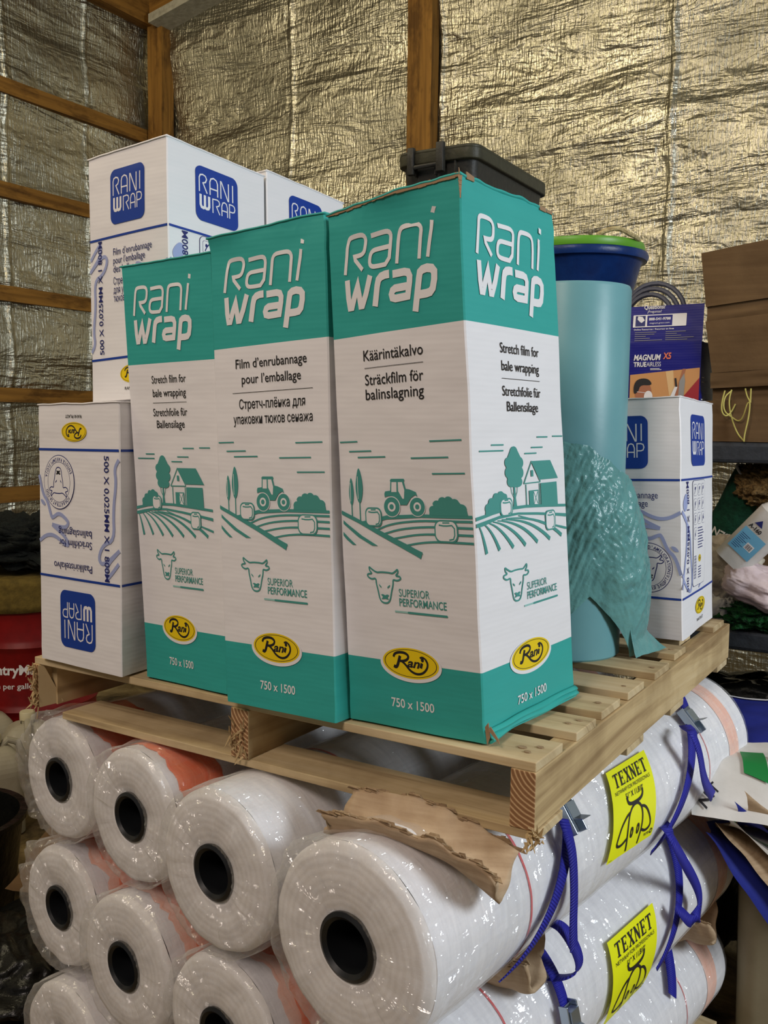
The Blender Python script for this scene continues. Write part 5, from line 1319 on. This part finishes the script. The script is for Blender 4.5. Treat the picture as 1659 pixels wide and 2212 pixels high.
# ---- sacks and junk
def lump(name, label, cat, loc, size, mat, seed, rot=(0, 0, 0), amp=.12, fold=.05, freq=2.2, group=None, exps=(.7, .7), n=46):
    mb = MB()
    def f(u_, v_):
        a, b = 2 * PI * u_, PI * (v_ - .5)
        sg = lambda c, e: math.copysign(abs(c) ** e, c)
        x, y, z = sg(math.cos(b), exps[1]) * sg(math.cos(a), exps[0]), sg(math.cos(b), exps[1]) * sg(math.sin(a), exps[0]), sg(math.sin(b), exps[1])
        k = 1 + amp * nz(x * freq + seed, y * freq, z * freq) - fold * abs(nz(x * freq * 3, y * freq * 2 + seed, z * freq * 3)) + fold * .4 * nz(x * 9, y * 9 + seed, z * 9)
        return (x * k * size[0] / 2, y * k * size[1] / 2, z * k * size[2] / 2)
    mb.grid(f, n * 2, n, 0, flip=False)
    o = mb.build(name, [mat] if not isinstance(mat, list) else mat, sharp=0); o.location = loc; o.rotation_euler = rot
    return tag(o, label, cat, group)
lump('cloth_sack', 'crumpled cream cloth sack on the middle shelf beside the white carton', 'sack', SH(.000, -.10, ZM + .165), (.20, .22, .20), M['cream'], 3, (.1, .5, -WA), .24, .18)
lump('cloth_sack', 'white cloth sack lying lower, beside the pallet corner on the shelf', 'sack', SH(-.012, -.055, ZM + .060), (.13, .13, .115), M['whitesack'], 8, (0, .2, -WA), .15, .12)
t = thing('green_sack', 'dark green woven sack lying with its open white-edged mouth upward on the middle shelf', 'sack', SH(.005, -.20, ZM + .345), (.25, .45, -WA + .1))
mb = MB()
def gs(u_, v_):
    a = 2 * PI * u_; k = 1 + .05 * nz(math.cos(a) * 2, math.sin(a) * 2, v_ * 3); fl = .75 + .25 * v_
    return (.062 * k * math.cos(a) * (1.0 + .1 * v_), .050 * k * math.sin(a) * fl, -.13 + .27 * v_ - .02 * math.cos(a) * v_)
mb.grid(gs, 40, 20, 0); 
A = Art(); A.text('BEN', .005, .0, .026, M['whitesack'], 1, 'C', width=.060, bold=.03)
mats = [M['greensack']]
A.put(mb, lambda x, y, o: Vector((.062 * 1.05 * math.sin(-x / .062), -.044 * math.cos(x / .062) - .004 - o, -.05 - y)), mats, smooth=False)
mb.build('sack_body', mats, t, sharp=0)
mb = MB(); mb.tube([gs(i / 40, 1.0) for i in range(40)], .0045, 6, 0, True); mb.build('hem', [M['whitesack']], t)
# white chemical jug lying tilted
t = thing('jug', 'white plastic jug with a sky blue label, tipped over on the middle shelf', 'jug', SH(.038, -.020, ZM + .215), (.0, .72, -WA - .05))
mb = MB(); rounded_box(mb, .115, .115, .20, .028, .03, ID, n=8); rounded_box(mb, .114, .114, .06, .028, -.0, lambda p: Vector((p.x * (1 - (p.z - .2) * 8), p.y * (1 - (p.z - .2) * 8), p.z)), z0=.2, n=8)
mats = [M['whitesack']]; A = Art()
A.rect(.008, .045, .088, .125, M['skyink'], 1); A.poly([(.02, .150), (.034, .170), (.048, .150)], M['navy'], 1); A.text('A-160', .012, .131, .013, M['black'], 1, width=.044, bold=.03)
A.rect(.048, .070, .074, .092, M['whiteink'], 2)
for i in range(7): A.rect(.051 + i * .003, .072, .0522 + i * .003 + .0006 * (i % 2), .088, M['black'], 3)
for i in range(9): A.rect(.014, .055 + i * .006, .034 + .006 * (i % 3), .0566 + i * .006, M['navy'], 2)
A.put(mb, lambda x, y, o: Vector((x - .050, -.0575 * (.97 + .03 * y / .2) - o - .0005, y)), mats, smooth=False)
mb.build('jug_body', mats, t, sharp=50)
mb = MB(); mb.lathe([(.0, .30), (.024, .30), (.026, .296), (.026, .262), (.02, .262)], 24); mb.build('cap', [M['jugcap']], t)
mb = MB(); mb.tube([(.03, 0, .255), (.062, 0, .235), (.072, 0, .19), (.066, 0, .15), (.055, 0, .14)], .012, 10); mb.build('handle', [M['whitesack']], t)
lump('plastic_bag', 'pale pink crumpled plastic bag hanging over the green netting on the shelf', 'bag', SH(.125, -.005, ZM + .150), (.24, .16, .10), M['pinkfilm'], 12, (.35, .35, -WA), .30, .10, 1.3)
lump('green_netting', 'heap of green netting on the middle shelf edge', 'netting', SH(.105, -.07, ZM + .045), (.22, .20, .10), M['greennet'], 15, (0, 0, -WA), .25, .22, 4)
lump('straw_bundle', 'bundle of dry straw under the upper shelf at the right', 'straw', SH(.125, -.20, ZM + .450), (.24, .22, .14), M['straw'], 18, (0, 0, -WA), .22, .25, 5)
lump('cloth_sack', 'dark brown folded sack behind the tipped white jug', 'sack', SH(.13, -.26, ZM + .20), (.22, .24, .36), M['brown'], 21, (0, 0, -WA), .15, .12)
lump('plastic_bag', 'black plastic bag on the bottom shelf in the shade', 'bag', SH(.02, -.22, .365 + .215), (.70, .30, .36), M['blackplastic'], 24, (0, 0, -WA), .15, .12)

# ---- beige bin with feed sacks at the right
BN = Vector((1.195, 2.32, 0))
t = thing('bin', 'large beige plastic bin standing on the floor at the right', 'bin', BN, (0, 0, -.36))
mb = MB(); rounded_box(mb, .54, .42, .72, .05, .06, ID, n=8, top=False); rounded_box(mb, .56, .44, .035, .05, 0, ID, z0=.70, n=8, top=False); mb.build('bin_body', [M['bin']], t, sharp=40)
def sheet(name, label, cat, fn, mat, nu=36, nv=30, th=.004, art=None, aw=1, ah=1, group=None, mats=None, loc=None):
    loc = loc or Vector(fn(.5, .5)); mb = MB(); mb.grid(lambda a, b: Vector(fn(a, b)) - loc, nu, nv, 0)
    ms = [mat]
    if art: art.put(mb, lambda x, y, o: Vector(fn(x / aw, y / ah)) - loc + Vector((0, 0, 1)) * (o + th / 2 + .001) + Vector((0, -1, 0)) * (o + th / 2), ms, [aw * i / nu for i in range(1, nu)], [ah * i / nv for i in range(1, nv)])
    o = mb.build(name, ms, sharp=0, solid=0); o.location = loc
    return tag(o, label, cat, group)
def blanket(x0, x1, y0, y1, z, droop, seed, rot=0.0, wav=.02):
    def f(a, b):
        x, y = x0 + (x1 - x0) * a, y0 + (y1 - y0) * b
        c, s_ = math.cos(rot), math.sin(rot); xc, yc = (x0 + x1) / 2, (y0 + y1) / 2
        X, Y = xc + (x - xc) * c - (y - yc) * s_, yc + (x - xc) * s_ + (y - yc) * c
        fr_ = max(0, 1 - b * 2.2)
        return (X, Y, z - droop * fr_ ** 1.5 + wav * nz(X * 4 + seed, Y * 4, seed) + .006 * nz(X * 14, Y * 14, seed))
    return f
A = Art(); A.stroke([(.0, .33), (.06, .36), (.16, .47)], .014, M['whiteink'], 2, smooth=2); A.poly([(.0, .0), (.06, .0), (.0, .11)], M['whiteink'], 2); A.stroke([(.01, .485), (.5, .49)], .014, M['whiteink'], 2)
sheet('feed_sack', 'empty blue feed sack with white edges, under the white one on the right', 'sack', blanket(.76, 1.40, 2.19, 2.62, .832, .020, 2, -.25, .012), M['bluesack'], art=A, aw=.62, ah=.5)
A = Art(); A.poly([(.125, .215), (.178, .22), (.170, .075), (.118, .095)], M['greenink'], 2); A.text('NIT', .030, .010, .022, M['black'], 2, width=.055, rot=.9, bold=.02)
for i in range(5): A.rect(.205, .03 + i * .018, .275 - .01 * (i % 2), .040 + i * .018, M['greyink'], 2)
A.rect(.185, .15, .195, .19, M['greyink'], 2); A.text('L', .200, .16, .03, M['greyink'], 2)
sheet('feed_sack', 'white feed sack with a green square lying over the blue one', 'sack', blanket(.70, 1.24, 1.93, 2.22, .842, .085, 5, -.22, .014), M['whitesack'], art=A, aw=.55, ah=.30)
for k in range(5):
    c = ['bluesack', 'pulp', 'whitesack', 'bluesack', 'pulp'][k]
    lab = ['blue sack edge hanging nearest the rolls, below the feed sacks', 'brown paper sack hanging next to the blue edge', 'white sack with green lines among the hanging sacks', 'second blue sack in the hanging bundle', 'brown paper sack hanging furthest right in the bundle'][k]
    def hs(a, b, k=k):
        x0, x1 = .720 + .014 * k, .930 + .06 * k
        x = x0 + (x1 - x0) * a + .05 * b; lowz = .705 - .30 * a + .030 * k
        y = 2.030 - .016 * k + .14 * b * b + .04 * a
        return (x + .006 * nz(a * 4, b * 4, k), y, lowz + (.668 + .004 * k - lowz) * b + .006 * nz(a * 5, b * 2, k + 3))
    A = None
    if c == 'whitesack':
        A = Art(); A.stroke([(.02, .03), (.02, .27)], .006, M['greenink'], 2); A.stroke([(.02, .10), (.25, .10)], .012, M['greenink'], 2); A.stroke([(.06, .05), (.2, .05)], .016, M['black'], 2)
    sheet('paper_sack', lab, 'sack', hs, M[c], 20, 20, .004, A, .30, .30, 'sacks hanging below the feed sacks')
def stand_carton():
    mb = MB(); o = Vector((.83, 2.345, 0)); u_ = Vector((math.cos(.36), -math.sin(.36), 0)); v_ = Vector((math.sin(.36), math.cos(.36), 0))
    T = lambda p: u_ * p.x + v_ * p.y + Vector((0, 0, p.z))
    mb.box(-.08, .0, 0, .18, 0.003, .56, 0, T); mats = [M['plaincarton']]
    A = Art(); A.rect(.012, .40, .062, .50, M['black'], 1); A.text('LT', .026, .41, .03, M['yellow'], 2, width=.07, rot=PI / 2); A.rect(.030, .43, .040, .47, M['yellow'], 2)
    A.text('PLASTIC NET', .05, .05, .012, M['black'], 1, width=.14, rot=PI / 2)
    A.put(mb, lambda x, y, of: T(Vector((x - .08, -of, y))), mats, smooth=False)
    q = mb.build('carton', mats, sharp=0); q.location = o
    return tag(q, 'narrow dusty white carton with a dark label, standing behind the lower rolls at right', 'carton')
stand_carton()
lump('plastic_bag', 'black plastic bag slumped on the floor between the narrow carton and the bin', 'bag', (1.0, 2.78, .38), (.30, .22, .74), M['blackplastic'], 33, (0, 0, .3), .12, .1)

# ================================================================== left side: drum, jugs, rubbish
DR = Vector((-1.66, 4.42, 0))
t = thing('steel_drum', 'red steel oil drum with white lettering, far left behind the pallet', 'drum', DR)
R0 = .288
prof = [(0, .02), (R0 - .01, .02), (R0 + .004, 0), (R0 + .004, .012), (R0, .02)]
for z in (.295, .585): prof += [(R0, z - .03), (R0 + .004, z - .018), (R0 + .014, z), (R0 + .004, z + .018), (R0, z + .03)]
prof += [(R0, .855), (R0 + .005, .862), (R0 + .005, .878), (R0 - .006, .878), (R0 - .008, .862), (0, .862)]
mb = MB(); mb.lathe(prof, 72, 0); mats = [M['barrel']]
A = Art(); A.text('CountryMark', 0, .465, .044, M['whiteink'], 1, 'C', width=.335, bold=.03); A.text('more per gallon.', 0, .400, .026, M['whiteink'], 1, 'C', width=.25, bold=.01)
aim = math.atan2(-DR.y, -DR.x) - .33
A.put(mb, lambda x, y, o: Vector(((R0 + o + .0006) * math.cos(aim + x / R0), (R0 + o + .0006) * math.sin(aim + x / R0), y)), mats, [-.16 + .02 * i for i in range(17)], smooth=False)
mb.build('drum_body', mats, t, sharp=40)
mb = MB()
def cl(u_, v_):
    a = 2 * PI * u_; r = .02 + v_ * .36; z = .893
    if r > R0: z -= (r - R0) * 1.6 + .004 - .004 * (.7 + .9 * nz(math.cos(a) * 2, math.sin(a) * 2, 4)); r = R0 + .016
    return (r * math.cos(a), r * math.sin(a), z + .008 * nz(r * 20, a, 2))
mb.grid(cl, 60, 20, 0); o = mb.build('cloth', [M['ochre']], sharp=0, solid=.003); o.location = DR; tag(o, 'ochre cloth draped over the top of the red drum', 'cloth')
lump('netting_bundle', 'dark netting bundle heaped on top of the red drum', 'netting', DR + Vector((.02, 0, 1.035)), (.56, .54, .24), M['netting'], 41, (0, 0, 0), .3, .3, 3.5)

def jug(label, loc, rz, s=1.0, amber=False):
    t = thing('jug', label, 'jug', loc, (0, 0, rz), 'milky plastic jugs on the floor')
    mb = MB()
    T = lambda p: p * s
    rounded_box(mb, .19, .19, .215, .045, .02, T, n=8, top=False)
    N = 9; prof = []
    ring = rrect(-.095, -.095, .095, .095, .045, 8)
    for i in range(N):
        q0, q1 = i / N, (i + 1) / N
        k = lambda q: 1 - (1 - .26) * (1 - math.cos(q * PI / 2)); zz = lambda q: .215 + .095 * math.sin(q * PI / 2)
        a_ = [T(Vector((x * k(q0), y * k(q0), zz(q0)))) for x, y in ring]; b_ = [T(Vector((x * k(q1), y * k(q1), zz(q1)))) for x, y in ring]
        M_ = len(ring); mb.add(a_ + b_, [(j, (j + 1) % M_, M_ + (j + 1) % M_, M_ + j) for j in range(M_)], 0, None, True)
    mb.build('jug_body', [M['jug']], t, sharp=50)
    mb = MB(); mb.lathe([(0, .352), (.026, .352), (.0285, .348), (.0285, .322), (.022, .322), (.022, .30)], 28, 0, T); mb.build('cap', [M['jugcap']], t)
    mb = MB(); mb.tube([T(Vector(p)) for p in ((.022, 0, .300), (.05, 0, .325), (.085, 0, .310), (.102, 0, .26), (.100, 0, .18), (.088, 0, .165))], .013 * s, 10); mb.build('handle', [M['jug']], t)
    if amber:
        mb = MB(); mb.lathe([(.02 , .30), (.055, .285), (.075, .262), (.079, .246)], 30, 0, lambda p: T(p + Vector((0, 0, .012)))); mb.build('residue', [M['amber']], t)
jug('milky plastic jug with a cream cap beside the leftmost roll', (-1.475, 3.86, 0), -1.2, 1.10)
jug('milky plastic jug with amber residue at the left picture edge', (-1.505, 3.58, 0), .6, 1.08, True)
jug('milky plastic jug standing furthest back by the red drum', (-1.70, 4.02, 0), 2.2, 1.05)
t = thing('rubber_tub', 'black rubber tub edge at the lower left picture border', 'tub', (-1.40, 2.95, 0))
mb = MB(); mb.lathe([(0, .01), (.20, .01), (.235, .30), (.25, .31), (.25, .325), (.225, .325), (.19, .02), (0, .02)], 60, 0); mb.build('tub_body', [M['blackplastic']], t, sharp=40)
lump('plastic_bag', 'black plastic sheet crumpled on the floor at the lower left corner', 'bag', (-1.02, 2.45, .10), (.46, .55, .24), M['blackplastic'], 52, (0, 0, .3), .25, .2)
def fcard(a, b): return (-1.12 + a * .34 + .10 * b, 2.72 + b * .34 - .12 * a, .20 + .16 * b + .02 * nz(a * 3, b * 3, 6))
sheet('cardboard_sheet', 'dirty brown cardboard sheet leaning by the lower left roll', 'cardboard', fcard, M['brown'], 12, 12)

# ---- square the whole place up with the axes (pallet along x and y)
TURN = Matrix.Rotation(YAW, 4, 'Z')
for o in list(COL.objects):
    if o.parent is None: o.matrix_basis = TURN @ o.matrix_basis
